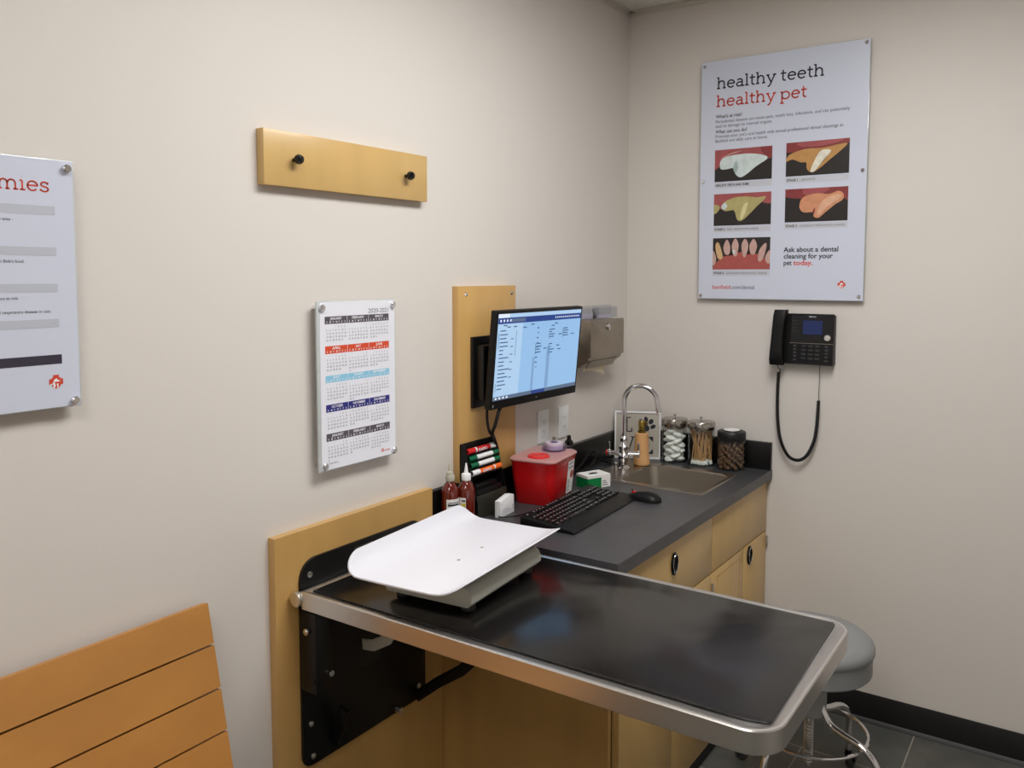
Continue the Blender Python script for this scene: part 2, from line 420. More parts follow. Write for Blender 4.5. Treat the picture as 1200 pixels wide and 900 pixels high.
mb = MB(); mb.prism(base_profile(), ROOM_X-.62, (ROOM_X, 0, 0), (0, -1, 0), (0, 0, 1), (-1, 0, 0)); struct('baseboard_back', mb, m_base)
mb = MB(); mb.prism(base_profile(), -1.86-ROOM_Y, (0, ROOM_Y, 0), (1, 0, 0), (0, 0, 1), (0, 1, 0)); struct('baseboard_left', mb, m_base)
# ceiling lights
for i, (x, y, sx, sy, p) in enumerate(LIGHTS):
    t = thing('ceiling_light', 'recessed ceiling light above the exam table' if i == 0 else 'recessed ceiling light near the room entrance', 'light', (x, y, H))
    mb = MB()
    for a, b in (((-.3, -.6), (-.28, .6)), ((.28, -.6), (.3, .6)), ((-.3, -.6), (.3, -.58)), ((-.3, .58), (.3, .6))):
        mb.box((x+a[0], y+a[1], H-.014), (x+b[0], y+b[1], H))
    mb.build('frame', m_white, t)
    mb = MB(); mb.box((x-.28, y-.58, H-.010), (x+.28, y+.58, H-.002)); mb.build('diffuser', m_diff, t)

# ============================================================ LEFT WALL PANELS
t = thing('wainscot_panel', 'tall orange maple wall panel behind the fold-down exam table', 'wall panel', (0, -1.574, 0))
mb = MB(); mb.prism([(-1.866, 0), (-1.246, 0), (-1.246, .836), (-1.289, .836), (-1.289, .990), (-1.866, .990)], .0220, (.0005, 0, 0), (0, 1, 0), (0, 0, 1), (1, 0, 0)); mb.build('panel', m_maple_o, t)
t = thing('maple_wall_panel', 'vertical maple panel on the wall behind the monitor', 'wall panel', (0, -1.01, .96))
mb = MB(); mb.box((0, -1.163, .978), (.0225, -.857, 1.575), bev=.001); mb.build('panel', m_maple_o, t)
for y in (-1.124, -.879):
    mb = MB(); mb.lathe([(0, .0045), (.004, .004), (.0065, 0)][::-1], (.0225, y, 1.55), axis='x', n=16); mb.build('screw', m_chrome, t)
t = thing('leash_board', 'horizontal maple board with two black knobs on the wall', 'hook rail', (0, -1.59, 1.82))
mb = MB(); mb.box((0, -1.875, 1.8145), (.025, -1.305, 1.9415), bev=.0015); mb.build('board', [m_maple], t)
for y in (-1.788, -1.396):
    mb = MB(); mb.lathe([(.005, 0), (.005, .010), (.011, .014), (.012, .020), (.009, .026), (0, .028)], (.025, y, 1.878), axis='x', n=20)
    mb.build('knob', m_blkgloss, t)

# ============================================================ POSTERS
def standoff(t, p, axis, r=.0085, d=.03, proud=.006):
    mb = MB(); x = Vector(p); n = Vector(axis)
    mb.cyl(x-n*d, x, r*.8, n=16, mi=0); mb.cyl(x, x+n*proud, r, n=20, bev=.0015); mb.build('standoff', m_chrome, t)
# right poster on back wall
PX0, PX1, PZ0, PZ1 = .318, .927, 1.517, 2.419
t = thing('dental_poster', 'large white healthy teeth poster with five dental photos on back wall', 'poster', (.62, 0, PZ0))
mb = MB(); mb.box((PX0, -.0235, PZ0), (PX1, -.0175, PZ1), bev=.0008); mb.build('acrylic_sheet', m_acryl, t)
mb = MB(); mb.box((PX0+.002, -.0245, PZ0+.002), (PX1-.002, -.0236, PZ1-.002)); mb.build('printed_sheet', m_paper, t)
PL = plane((0, -.0245, 0), (1, 0, 0), (0, 0, 1), (0, -1, 0), .0004)
mb = MB(); slab(mb, PL, .381, 2.3125, 'healthy teeth', .393, .0285, th=.19); slab(mb, PL, .381, 2.2455, 'healthy pet', .335, .0285, 1, th=.19)
mb.build('title', [m_ink, m_red_ink], t)
mb = MB()
put(mb, PL, .379, 2.203, "What's at risk?", .0175, bold=.018, width=.101)
put(mb, PL, .378, 2.1845, 'Periodontal disease can cause pain, tooth loss, infections, and can potentially', .0165, width=.487)
put(mb, PL, .378, 2.167, 'lead to damage to internal organs.', .0165, width=.216)
put(mb, PL, .379, 2.146, 'What can you do?', .0175, bold=.018, width=.122)
put(mb, PL, .378, 2.129, "Promote your pet's oral health with annual professional dental cleanings at", .0165, width=.466)
put(mb, PL, .378, 2.112, 'Banfield and daily care at home.', .0165, width=.201)
put(mb, PL, .647, 1.693, 'Ask about a dental', .025, bold=.022, width=.192)
put(mb, PL, .647, 1.669, 'cleaning for your', .025, bold=.022, width=.174)
put(mb, PL, .647, 1.645, 'pet', .025, bold=.022, width=.030)
put(mb, PL, .683, 1.645, 'today.', .025, 1, bold=.022, width=.069)
put(mb, PL, .375, 1.556, 'banfield', .021, 1, bold=.008, width=.073)
put(mb, PL, .450, 1.556, '.com/dental', .021, 0, width=.090)
mb.build('lettering', [m_ink, m_red_ink], t)
mb = MB(); pet_logo(mb, PL, .853, 1.575, .0135); mb.build('logo', [m_red_ink, m_pwhite], t)
pm = {k: mat('photo_'+k, c, .35, noise=.18, nscale=(60, 60, 60)) for k, c in dict(black=(34, 28, 28), gum=(168, 84, 86), gumd=(138, 54, 56), white=(214, 226, 226), teal=(170, 190, 190), amber=(196, 146, 86), glow=(236, 232, 214), olive=(184, 172, 114), ivory=(222, 214, 160), peach=(216, 150, 112), peachl=(228, 176, 146), pink=(206, 168, 158), gum2=(176, 86, 80), ivo2=(214, 176, 130)).items()}
PM = list(pm); mats = [pm[k] for k in PM]; ix = PM.index
SH = []
for k, (x0, z0, x1, z1, cap, sub, shapes) in enumerate([
 (.378, 1.963, .597, 2.083, 'HEALTHY TEETH AND GUMS', '', [
    ('gum', [(0, 1), (1, 1), (1, .75), (.93, .62), (.6, .82), (.3, .74), (.1, .5), (0, .42)]), ('gumd', [(.8, 1), (1, 1), (1, .7), (.9, .66)]),
    ('white', [(.1, .42), (.12, .7), (.3, .8), (.6, .82), (.85, .74), (.92, .62), (.74, .42), (.58, .2), (.46, .1), (.37, .22), (.34, .4), (.2, .38)]), ('teal', [(.33, .42), (.37, .24), (.42, .4), (.38, .62)]),
    ('pink', [(.1, .72), (.3, .88), (.5, .92), (.3, .84)])]),
 (.648, 1.966, .8675, 2.087, 'STAGE 1', ' - GINGIVITIS', [
    ('gumd', [(0, 1), (1, 1), (1, .88), (.8, .78), (.4, .74), (0, .72)]), ('gum', [(.2, .98), (.9, 1), (.7, .86), (.3, .84)]),
    ('amber', [(0, .44), (.05, .64), (.3, .78), (.6, .78), (.96, .86), (.84, .62), (.7, .42), (.55, .2), (.42, .08), (.34, .2), (.33, .38), (.24, .4), (.1, .5)]),
    ('glow', [(.4, .12), (.47, .12), (.6, .42), (.72, .68), (.56, .7), (.45, .38)])]),
 (.3775, 1.7965, .597, 1.9165, 'STAGE 2', ' - EARLY PERIODONTAL DISEASE', [
    ('gum', [(0, 1), (1, 1), (1, .64), (.7, .76), (.4, .84), (.2, .58), (.08, .52), (0, .6)]),
    ('olive', [(.13, .6), (.22, .78), (.4, .88), (.6, .88), (.75, .84), (.9, .86), (.88, .76), (.75, .55), (.64, .35), (.5, .14), (.42, .18), (.38, .4), (.34, .48), (.2, .46)]),
    ('ivory', [(.47, .2), (.52, .22), (.58, .5), (.6, .7), (.52, .6)]), ('olive', [(0, .38), (0, .66), (.1, .62), (.08, .46)]), ('white', [(.13, .6), (.2, .72), (.24, .6), (.18, .5)])]),
 (.648, 1.8005, .867, 1.920, 'STAGE 3', ' - MODERATE PERIODONTAL DISEASE', [
    ('gumd', [(0, 1), (1, 1), (1, .6), (.9, .7), (.6, .82), (.3, .7), (0, .78)]), ('gum', [(.3, .98), (.7, 1), (.6, .82), (.35, .78)]),
    ('peach', [(.24, .55), (.3, .74), (.5, .84), (.7, .8), (.85, .88), (.93, .78), (.92, .62), (.8, .48), (.65, .26), (.55, .11), (.47, .15), (.46, .28), (.32, .28), (.25, .38)]),
    ('peachl', [(.6, .6), (.8, .78), (.9, .7), (.7, .45), (.56, .2), (.52, .25)]), ('gumd', [(.45, .3), (.49, .42), (.48, .25)])]),
 (.376, 1.630, .597, 1.7495, 'STAGE 4', ' - ADVANCED PERIODONTAL DISEASE', [
    ('gum2', [(.0, .05), (.08, 0), (.92, 0), (1, .1), (.9, .35), (.75, .5), (.6, .48), (.5, .55), (.35, .45), (.2, .42), (.08, .25)]), ('pink', [(0, .15), (0, .6), (.06, .4), (.05, .2)]), ('pink', [(1, .2), (1, .6), (.92, .4), (.94, .22)]),
    ('ivo2', [(.05, .8), (.1, .86), (.16, .6), (.18, .36), (.1, .34), (.06, .55)]), ('pink', [(.19, .7), (.25, .95), (.31, .75), (.3, .5), (.23, .48)]), ('pink', [(.34, .75), (.4, .98), (.46, .78), (.43, .45), (.37, .45)]),
    ('pink', [(.51, .75), (.57, .96), (.63, .76), (.59, .42), (.54, .42)]), ('pink', [(.65, .75), (.72, .95), (.78, .75), (.74, .48), (.67, .5)]), ('pink', [(.8, .3), (.82, .6), (.92, .82), (.94, .7), (.9, .4), (.85, .25)]),
    ('white', [(.36, .6), (.4, .62), (.4, .5), (.37, .5)])])]):
    mb = MB(); w, h = x1-x0, z1-z0
    rect(mb, PL, x0, z0, x1, z1, ix('black'))
    for j, (c, p) in enumerate(shapes): poly(mb, PL, p, x0, z0, w, h, ix(c), lift=.00025*(j+1))
    mb.build('tooth_photo', mats, t)
    mb = MB(); rect(mb, PL, x0, z0-.024, x1, z0-.003, 1)
    put(mb, PL, x0+.004, z0-.0175, cap, .0115, 0, lift=.0003, bold=.03, width=(.13 if not sub else .040))
    if sub: put(mb, PL, x0+.046, z0-.0175, sub, .0105, 2, lift=.0003, width={9: .08}.get(len(sub), .058 if 'GING' in sub else (.128 if 'EARLY' in sub else .165)))
    mb.build('caption', [m_ink, mat('caption_grey', (196, 198, 208), .5), m_ink2], t)
for p in ((.332, 2.401), (.914, 2.406), (.912, 1.972), (.912, 1.533), (.329, 1.530), (.332, 1.967)):
    standoff(t, (p[0], -.0245, p[1]), (0, -1, 0), .0065, .0225, .004)
# left poster
t = thing('notice_poster', 'white notice poster with grey bars and red heading, left of the calendar', 'poster', (0, -2.6, 1.366))
mb = MB(); mb.box((.019, -2.925, 1.366), (.0255, -2.3105, 1.817), bev=.001); mb.build('acrylic_sheet', m_acryl, t)
mb = MB(); mb.box((.0256, -2.922, 1.368), (.0265, -2.3135, 1.815)); mb.build('printed_sheet', m_paper, t)
PL = plane((.0265, 0, 0), (0, 1, 0), (0, 0, 1), (1, 0, 0), .0004)
mb = MB(); slab(mb, PL, -2.444, 1.7575, 'mies', .088, .0178, 0, th=.165); mb.build('title', m_red_ink, t)
mb = MB()
for z0, z1 in ((1.7165, 1.7325), (1.644, 1.659), (1.5785, 1.5935), (1.5145, 1.5295)): rect(mb, PL, -2.88, z0, -2.3475, z1)
mb.build('heading_bar', m_bar_g, t)
mb = MB(); rect(mb, PL, -2.88, 1.4475, -2.345, 1.4645); mb.build('footer_bar', m_bar_k, t)
mb = MB()
for s_, x, z in (('nose area -', -2.420, 1.7035), ("ing in Bob's food.", -2.4040, 1.6305), ('are at risk.', -2.416, 1.566), ('cted respiratory disease in cats.', -2.361, 1.5415)):
    vs, fs = text2d(s_, .0078); mx = max(v[0] for v in vs); P = PL(0)
    mb.faces2d([(x-mx+a, z+b) for a, b in vs], fs, P)
mb.build('lettering', m_ink, t)
mb = MB(); pet_logo(mb, PL, -2.357, 1.415, .0125); mb.build('logo', [m_red_ink, m_pwhite], t)
for y in (-2.325, -2.905):
    for z in (1.802, 1.3775): standoff(t, (.0265, y, z), (1, 0, 0), .0075, .0265, .009)
# calendar
t = thing('wall_calendar', 'white acrylic wall calendar for 2020-2021 with coloured month rows', 'calendar', (0, -1.59, 1.122))
mb = MB(); mb.box((.0215, -1.727, 1.1215), (.0275, -1.4475, 1.5445), bev=.001); mb.build('acrylic_sheet', m_acryl, t)
mb = MB(); mb.box((.0276, -1.718, 1.124), (.0283, -1.450, 1.542)); mb.build('printed_sheet', m_paper2, t)
PL = plane((.0283, 0, 0), (0, 1, 0), (0, 0, 1), (1, 0, 0), .0004)
mb = MB(); put(mb, PL, -1.551, 1.5105, '2020-2021', .0165, width=.077); mb.build('year_title', m_ink2, t)
bars = [(1.488, 1.5065, m_bar_d), (1.414, 1.433, m_bar_o), (1.342, 1.3595, m_bar_b), (1.268, 1.287, m_bar_n), (1.195, 1.214, m_bar_d)]
cal = calendar.Calendar(6)
for i in range(15):
    y_, mo = 2020+i//12, i % 12+1; r, c = divmod(i, 3); z0, z1, bm_ = bars[r]
    x0 = -1.7025+c*.0768; mb = MB(); rect(mb, PL, x0, z0, x0+.0755, z1)
    nm = calendar.month_name[mo].upper(); wd = .0052*len(nm)+.003
    put(mb, PL, x0+.0378-wd/2, z0+.0103, nm, .0085, 1, lift=.0003, bold=.02, width=wd)
    for q, d in enumerate('SMTWTFS'): put(mb, PL, x0+.0055+q*.0102, z0+.0025, d, .006, 1, lift=.0003, bold=.04)
    mb.build('month_header', [bm_, m_pwhite], t)
    mb = MB()
    for wk, days in enumerate(cal.monthdayscalendar(y_, mo)):
        for q, d in enumerate(days):
            if d: put(mb, PL, x0+.0045+q*.0102, z0-.0095-wk*.0083, str(d), .0062, bold=.01)
    mb.build('month_dates', m_ink2, t)
mb = MB(); pet_logo(mb, PL, -1.502, 1.1395, .0055); put(mb, PL, -1.494, 1.137, 'banfield', .0068, 0, bold=.01, width=.021); mb.build('logo', [m_red_ink, m_pwhite], t)
mb = MB(); put(mb, PL, -1.697, 1.1375, 'banfield.com/dates', .0055, width=.033); mb.build('footnote', m_ink2, t)
for y, z in ((-1.7125, 1.5285), (-1.4590, 1.5300), (-1.7095, 1.1345), (-1.4585, 1.1330)): standoff(t, (.0285, y, z), (1, 0, 0), .0085, .0285, .007)

# ============================================================ CABINETS & WORKTOP
XF, YE = .600, -1.243
t = thing('base_cabinet', 'maple base cabinet with drawer and doors under the dark worktop', 'cabinet', (.3, -.6, 0))
mb = MB(); mb.box((.001, YE, .055), (.578, -.001, .12)); mb.box((.001, YE, .12), (.578, YE+.018, .838)); mb.box((.001, -.018, .12), (.578, -.001, .838))
mb.box((.001, YE, .12), (.012, -.001, .838)); mb.box((.2, -.58, .12), (.578, -.562, .838)); mb.box((.56, YE, .80), (.578, 0, .838)); mb.build('carcass', m_maple_o, t)
mb = MB(); mb.box((0, YE+.004, 0), (.585, 0, .055)); mb.build('plinth', m_base, t)
GP = .0022
def front(name, y0, y1, z0, z1, pull=None, hinge=None):
    mb = MB(); mb.box((.5785, y0+GP, z0+GP), (XF, y1-GP, z1-GP), bev=.0012); o = mb.build(name, m_maple, t)
    if pull:
        y, z = pull; mb = MB()
        R0 = Matrix.Translation((XF, y, z)) @ Matrix.Diagonal((1, .82, 1.35, 1))
        # oval ring pull around a dark recessed cup
        mb.lathe([(.0155, .0005), (.0245, .0005), (.026, .004), (.0235, .0075), (.018, .0065), (.0155, .0015), (.0, .0012)], axis='x', X=R0, n=28)
        p = mb.build('pull', m_blkgloss, o)
        mb = MB(); mb.tube([(XF+.0078, y+.017*math.cos(a), z+.0285*math.sin(a)) for a in [2*PI*k/28 for k in range(28)]], .0011, 6, closed=True); mb.build('chrome_rim', m_chrome, p)
    if hinge:
        for (y, z) in hinge:
            mb = MB(); mb.cyl((XF+.003, y, z-.02), (XF+.003, y, z+.02), .0042, n=12); mb.box((XF-.001, y-.004, z-.018), (XF+.002, y+.004, z+.018)); mb.build('hinge', m_steel, o)
    return o
front('drawer', YE+.018, -.570, .640, .830, (-.880, .762))
front('false_front', -.570, 0-.006, .640, .830)
front('door', YE+.018, -.876, .06, .640)
front('door', -.876, -.570, .06, .640)
o = front('door', -.570, -.262, .06, .640, None, [(-.566, .585), (-.566, .16)])
mb = MB(); PLc = plane((XF, 0, 0), (0, 1, 0), (0, 0, 1), (1, 0, 0), .0003)
for a in ((-.522, .612, -.300, .6145), (-.522, .10, -.5195, .6145), (-.3025, .10, -.300, .6145)): mb.box((XF-.001, a[0], a[1]), (XF+.0006, a[2], a[3]))
mb.build('panel_groove', m_maple_side, o)
front('door', -.262, -.006, .06, .640, (-.205, .598), [(-.010, .60), (-.010, .16)])
mb = MB(); mb.box((.56, -.006, .06), (.594, 0, .838)); mb.build('filler_strip', m_maple_side, t)

t = thing('worktop', 'dark grey laminate worktop with black upstand along both walls', 'worktop', (.3, -.6, .838))
mb = MB()
hx0, hx1, hy0, hy1 = .095, .534, -.503, -.158        # cut-out for the sink
mb.box((0, -1.267, .838), (.616, hy0, .874)); mb.box((0, -1.287, .838), (.045, -1.267, .874)); mb.box((0, hy1, .838), (.616, 0, .874)); mb.box((0, hy0, .838), (hx0, hy1, .874)); mb.box((hx1, hy0, .838), (.616, hy1, .874))
bmesh.ops.remove_doubles(mb.bm, verts=mb.bm.verts, dist=1e-5)
mb.build('top', m_top, t)
mb = MB(); mb.box((0, -1.287, .874), (.02, 0, .978), bev=.001); mb.build('upstand', m_black, t)
mb = MB(); mb.box((.02, -.02, .874), (.6145, 0, .978), bev=.001); mb.build('upstand', m_black, t)

# sink
t = thing('sink', 'square stainless steel sink set into the dark worktop', 'sink', (.3, -.33, .874))
bx0, bx1, by0, by1 = .205, .516, -.472, -.188
outer = rrect(.450, .359, .012, 4, .090, -.511); inner = rrect(bx1-bx0, by1-by0, .03, 4, bx0, by0)
mb = MB(); bm = mb.bm; zt = .8775
def loop(pts, z, sx=0): return [bm.verts.new((p[0], p[1], z)) for p in pts]
L0 = loop(outer, .8742); L1 = loop(rrect(.440, .349, .010, 4, .095, -.506), zt); L2 = loop(rrect(.430, .339, .010, 4, .100, -.501), zt-.001)
L3 = loop(rrect(bx1-bx0+.012, by1-by0+.012, .034, 4, bx0-.006, by0-.006), zt-.001)
L4 = loop(inner, zt-.006); L5 = loop(rrect(bx1-bx0-.02, by1-by0-.02, .04, 4, bx0+.01, by0+.01), .735); L6 = loop(rrect(bx1-bx0-.07, by1-by0-.07, .02, 4, bx0+.035, by0+.035), .722)
for A, B, mi in ((L0, L1, 0), (L1, L2, 0), (L2, L3, 0), (L3, L4, 0), (L4, L5, 1), (L5, L6, 1)):
    n = len(A)
    for k in range(n): f = bm.faces.new((A[k], A[(k+1) % n], B[(k+1) % n], B[k])); f.smooth = True; f.material_index = mi
f = bm.faces.new(L6); f.material_index = 1; mb.build('basin', [m_sink, m_sinkb], t)
mb = MB(); mb.lathe([(0, 0), (.02, 0), (.036, .002), (.038, 0)], (.36, -.33, .722)); mb.build('drain', m_chrome, t)
# faucet
t = thing('faucet', 'chrome gooseneck faucet standing behind the sink', 'faucet', (.150, -.315, .8765))
mb = MB(); mb.lathe([(.027, 0), (.027, .006), (.020, .012), (.017, .03), (.021, .04), (.021, .052), (.015, .06), (.019, .07), (.022, .088), (.015, .098), (.013, .112), (.015, .118), (.010, .126)], (.150, -.315, .8765)); mb.build('body', m_chrome, t)
mb = MB(); P = [V(.150, -.315, .985), V(.150, -.315, 1.06), V(.150, -.315, 1.125)]
R0 = .062; u = V(.965, .26, 0).normalized()
for k in range(1, 12): a = PI-PI*k/12*1.08; P.append(V(.150, -.315, 1.134)+u*(R0+R0*math.cos(a))+V(0, 0, R0*math.sin(a)))
P.append(P[-1]+(P[-1]-P[-2])*1.4)
mb.tube(P, .0097, 16, smooth_pts=2); e = P[-1]; d = (P[-1]-P[-2]).normalized(); mb.build('spout', m_chrome, t)
mb = MB(); mb.cyl(e-d*.004, e+d*.014, .0112, bev=.001); mb.build('aerator', m_chrome, t)
for nm, dx, dy, hot in (('hot_handle', -.050, -.012, True), ('cold_handle', .045, .018, False)):
    c = V(.150+dx*.35, -.315+dy*.35, .935); e = V(.150+dx, -.315+dy, .935)
    mb = MB(); mb.cyl(c, e, .009, bev=.001); mb.cyl(e, e+(e-c).normalized()*.012, .0135, bev=.002); mb.cyl(e+(e-c).normalized()*.006, e+(e-c).normalized()*.006+V(0, 0, .042), .0042, bev=.001)
    h_ = mb.build(nm, m_chrome, t)
    if hot: mb = MB(); q = e+(e-c).normalized()*.012; mb.cyl(q, q+(e-c).normalized()*.004, .0115, bev=.001); mb.build('index_cap', m_redl, h_)
mb = MB(); mb.cyl((.135, -.35, .877), (.135, -.35, .905), .0075, bev=.001); mb.build('vacuum_stem', m_chrome, t)

# ============================================================ EXAM TABLE
TX0, TX1, TY0, TY1, TZ = .060, 1.186, -1.823, -1.272, .860
t = thing('exam_table', 'fold-down wall exam table with stainless rim and black mat', 'exam table', (.03, -1.56, .39))
mb = MB(); pl = rrect(.461, .525, [.03, .03, .05, .05], 6, -1.796, .392)
mb.prism(pl, .007, (.0228, 0, 0), (0, 1, 0), (0, 0, 1), (1, 0, 0), bev=.0012); wp = mb.build('wall_plate', m_blkmetal, t)
for y, z in ((-1.766, .878), (-1.368, .878), (-1.77, .50), (-1.365, .715), (-1.765, .415), (-1.365, .43)):
    mb = MB(); mb.lathe([(.0075, 0), (.007, .003), (.003, .0045), (0, .004)], (.0298, y, z), axis='x', n=16); mb.build('bolt', m_steel, wp)
mb = MB(); mb.box((.0298, -1.612, .894), (.0312, -1.548, .903)); mb.build('slot', m_steel_d, wp)
mb = MB(); mb.box((.0298, -1.60, .575), (.0304, -1.52, .64)); mb.build('label_plate', mat('dull_label', (38, 38, 36), .5), wp)
# frame: stainless pan with rolled edge
def ring_loft(mb, loops, close_first=False, close_last=False, mi=0):
    vs = [[mb.bm.verts.new(p) for p in L] for L in loops]
    for A, B in zip(vs, vs[1:]):
        n = len(A)
        for k in range(n): f = mb.bm.faces.new((A[k], A[(k+1) % n], B[(k+1) % n], B[k])); f.smooth = True; f.material_index = mi
    if close_first: mb.bm.faces.new(list(reversed(vs[0]))).material_index = mi
    if close_last: mb.bm.faces.new(vs[-1]).material_index = mi
def rr(inset, z, rc=.062, rw=.006):
    w, h = TX1-TX0-2*inset, TY1-TY0-2*inset; k = max(rc-inset, .004); kw = max(rw-inset, .002)
    return [(p[0], p[1], z) for p in rrect(w, h, [kw, k, k, kw], 8, TX0+inset, TY0+inset)]
mb = MB()
ring_loft(mb, [rr(.020, TZ-.044), rr(.003, TZ-.0445), rr(.0, TZ-.042), rr(0, TZ-.003), rr(.002, TZ-.0005), rr(.005, TZ), rr(.010, TZ-.001), rr(.016, TZ-.004), rr(.030, TZ-.005)], False, True)
ring_loft(mb, [rr(.020, TZ-.044), rr(.022, TZ-.02)], False, True)
mb.build('steel_top', m_steel, t)
for y in (TY0+.03, TY1-.06): mb = MB(); mb.box((.105, y, .80), (.62, y+.03, .838)); mb.build('under_rail', m_blkmetal, t)
mb = MB(); mb.cyl((.046, TY0-.002, .838), (.046, TY1, .838), .0135, n=20, bev=.002); mb.cyl((.046, TY0-.006, .838), (.046, TY0+.006, .838), .019, bev=.002); mb.build('hinge_rod', m_steel, t)
for y0 in (-1.80, -1.40):
    mb = MB(); mb.box((.03, y0, .60), (.085, y0+.055, .80), bev=.004); mb.cyl((.06, y0-.004, .755), (.06, y0+.06, .755), .009); mb.cyl((.075, y0-.003, .63), (.075, y0+.058, .63), .006)
    o = mb.build('hinge_box', m_blkmetal, t)
    mb = MB(); mb.cyl((.06, y0-.010, .755), (.06, y0-.003, .755), .0085, bev=.001); mb.cyl((.06, y0-.0115, .755), (.06, y0-.0095, .755), .004); mb.build('bolt', m_chrome, o)
    mb = MB(); mb.cyl((.085, y0+.045, .640), (.092, y0+.045, .640), .008, bev=.001); mb.build('bolt', m_chrome, o)
def bar(mb, pts, w, h, side=(0, 1, 0)):
    """flat bar through pts (in xz), thickness w along y, height h"""
    P = [Vector(p) for p in pts]; top = []; bot = []
    for i, p in enumerate(P):
        d = (P[min(i+1, len(P)-1)]-P[max(i-1, 0)]).normalized(); n = V(-d.z, 0, d.x)
        top.append(p+n*h/2); bot.append(p-n*h/2)
    pl = [(q.x, q.z) for q in top]+[(q.x, q.z) for q in reversed(bot)]
    mb.prism(pl, w, (0, P[0].y, 0), (1, 0, 0), (0, 0, 1), (0, 1, 0), bev=.0008)
mb = MB(); bar(mb, [(.035, -1.385, .405), (.115, -1.385, .470), (.20, -1.385, .528), (.232, -1.385, .562), (.30, -1.385, .66), (.40, -1.385, .805)], .012, .030); mb.build('support_arm', m_blkmetal, t)
mb = MB(); bar(mb, [(.035, -1.705, .420), (.055, -1.705, .47), (.07, -1.705, .52)], .012, .030); mb.build('support_arm', m_blkmetal, t)
mb = MB(); bar(mb, [(.080, -1.640, .668), (.115, -1.640, .672), (.165, -1.640, .700), (.23, -1.640, .80)], .006, .028); mb.build('spring_arm', m_scale, t)
mb = MB(); mb.cyl((.04, -1.47, .41), (.06, -1.47, .41), .009, bev=.001); mb.build('latch_bolt', m_steel, t)

o = MB(); pts = [(.078, -1.800), (.60, -1.794), (1.08, -1.790), (1.125, -1.786), (1.160, -1.777), (1.1635, -1.768), (1.157, -1.50), (1.153, -1.300), (1.148, -1.290), (.60, -1.291), (.078, -1.292)]
o.prism(pts, .0028, (0, 0, TZ-.0035), bev=.0008)
tag(o.build('rubber_mat', m_mat), 'glossy black vinyl mat lying on the steel exam table', 'mat')

# ============================================================ SCALE
t = thing('baby_scale', 'white tray pet scale standing on the black exam table mat', 'scale', (.345, -1.553, .8595), math.radians(5))
ZB = .0
def L(mb, nm, m_, par=None): return mb.build(nm, m_, par or t, world=False)
mb = MB()
pf = [(-.118, .028), (-.118, .052), (-.110, .060), (.108, .060), (.118, .052), (.124, .040), (.124, .026), (.112, .014), (-.108, .014)]
mb.prism(pf, .335, (0, .1675, 0), (1, 0, 0), (0, 0, 1), (0, -1, 0), bev=.004); L(mb, 'base', m_scale)
mb = MB(); mb.box((-.10, -.145, .058), (.10, .145, .068), bev=.002); L(mb, 'tray_support', m_scale)
for x in (-.085, .095):
    for y in (-.135, .135):
        mb = MB(); mb.lathe([(.016, 0), (.017, .002), (.017, .010), (.014, .016)], (x, y, 0)); L(mb, 'foot', m_rubber)
# tray sheet
prof = []
for k in range(9):
    a = math.radians(78-78*k/8); prof.append((-.128-.030*math.sin(a)*1.0, .072+.040*(1-math.cos(a))))
prof = [(-.164, .117), (-.161, .109), (-.157, .099), (-.150, .088), (-.139, .079), (-.125, .0735), (-.108, .072), (-.06, .0715), (0, .0715), (.06, .0715), (.085, .0722), (.105, .0745), (.122, .0795), (.137, .087), (.151, .097)]
NY = 29; YL = .264
def tray(off):
    rows = []
    for j in range(NY):
        y = -YL+2*YL*j/(NY-1); row = []
        dy = YL-abs(y); rc = .062
        cut = 1.0
        for i, (x, z) in enumerate(prof):
            # plan-view rounded corners: squeeze x range near the ends
            if dy < rc:
                q = rc-dy; inset = rc-math.sqrt(max(rc*rc-q*q, 0))
            else: inset = 0
            # arc-length parametrisation along profile
            row.append((i, inset, y))
        rows.append(row)
    return rows
acc = [0]
for a, b in zip(prof, prof[1:]): acc.append(acc[-1]+math.hypot(b[0]-a[0], b[1]-a[1]))
TOT = acc[-1]
def at_s(s):
    s = min(max(s, 0), TOT)
    for i in range(len(acc)-1):
        if s <= acc[i+1]+1e-9:
            f = (s-acc[i])/(acc[i+1]-acc[i]); a, b = prof[i], prof[i+1]
            dx, dz = b[0]-a[0], b[1]-a[1]; l = math.hypot(dx, dz)
            return a[0]+dx*f, a[1]+dz*f, -dz/l, dx/l
mb = MB(); th = .0035; NS = 36; G = [[], []]
ys = []
for j in range(13): ys.append(.062*(1-math.cos(j/12*PI/2)))
full = [-YL+q for q in ys]+[-YL+.062+(2*YL-.124)*k/12 for k in range(1, 12)]+[YL-q for q in reversed(ys)]
for y in full:
    dy = YL-abs(y); rc = .062
    q = max(rc-dy, 0); ins = rc-math.sqrt(max(rc*rc-q*q, 0)) if q > 0 else 0
    r0, r1 = [], []
    for i in range(NS+1):
        s_ = ins+(TOT-2*ins)*i/NS; x, z, nx, nz = at_s(s_)
        r0.append(mb.bm.verts.new((x, y, z))); r1.append(mb.bm.verts.new((x+nx*th, y, z+nz*th)))
    G[0].append(r0); G[1].append(r1)
nj = len(full)
for g in (0, 1):
    for j in range(nj-1):
        for i in range(NS): mb.bm.faces.new((G[g][j][i], G[g][j][i+1], G[g][j+1][i+1], G[g][j+1][i])).smooth = True
for j in range(nj-1):
    for i in (0, NS): mb.bm.faces.new((G[0][j][i], G[0][j+1][i], G[1][j+1][i], G[1][j][i]))
for i in range(NS):
    for j in (0, nj-1): mb.bm.faces.new((G[0][j][i], G[0][j][i+1], G[1][j][i+1], G[1][j][i]))
bmesh.ops.recalc_face_normals(mb.bm, faces=mb.bm.faces)
tr = L(mb, 'tray', m_tray)
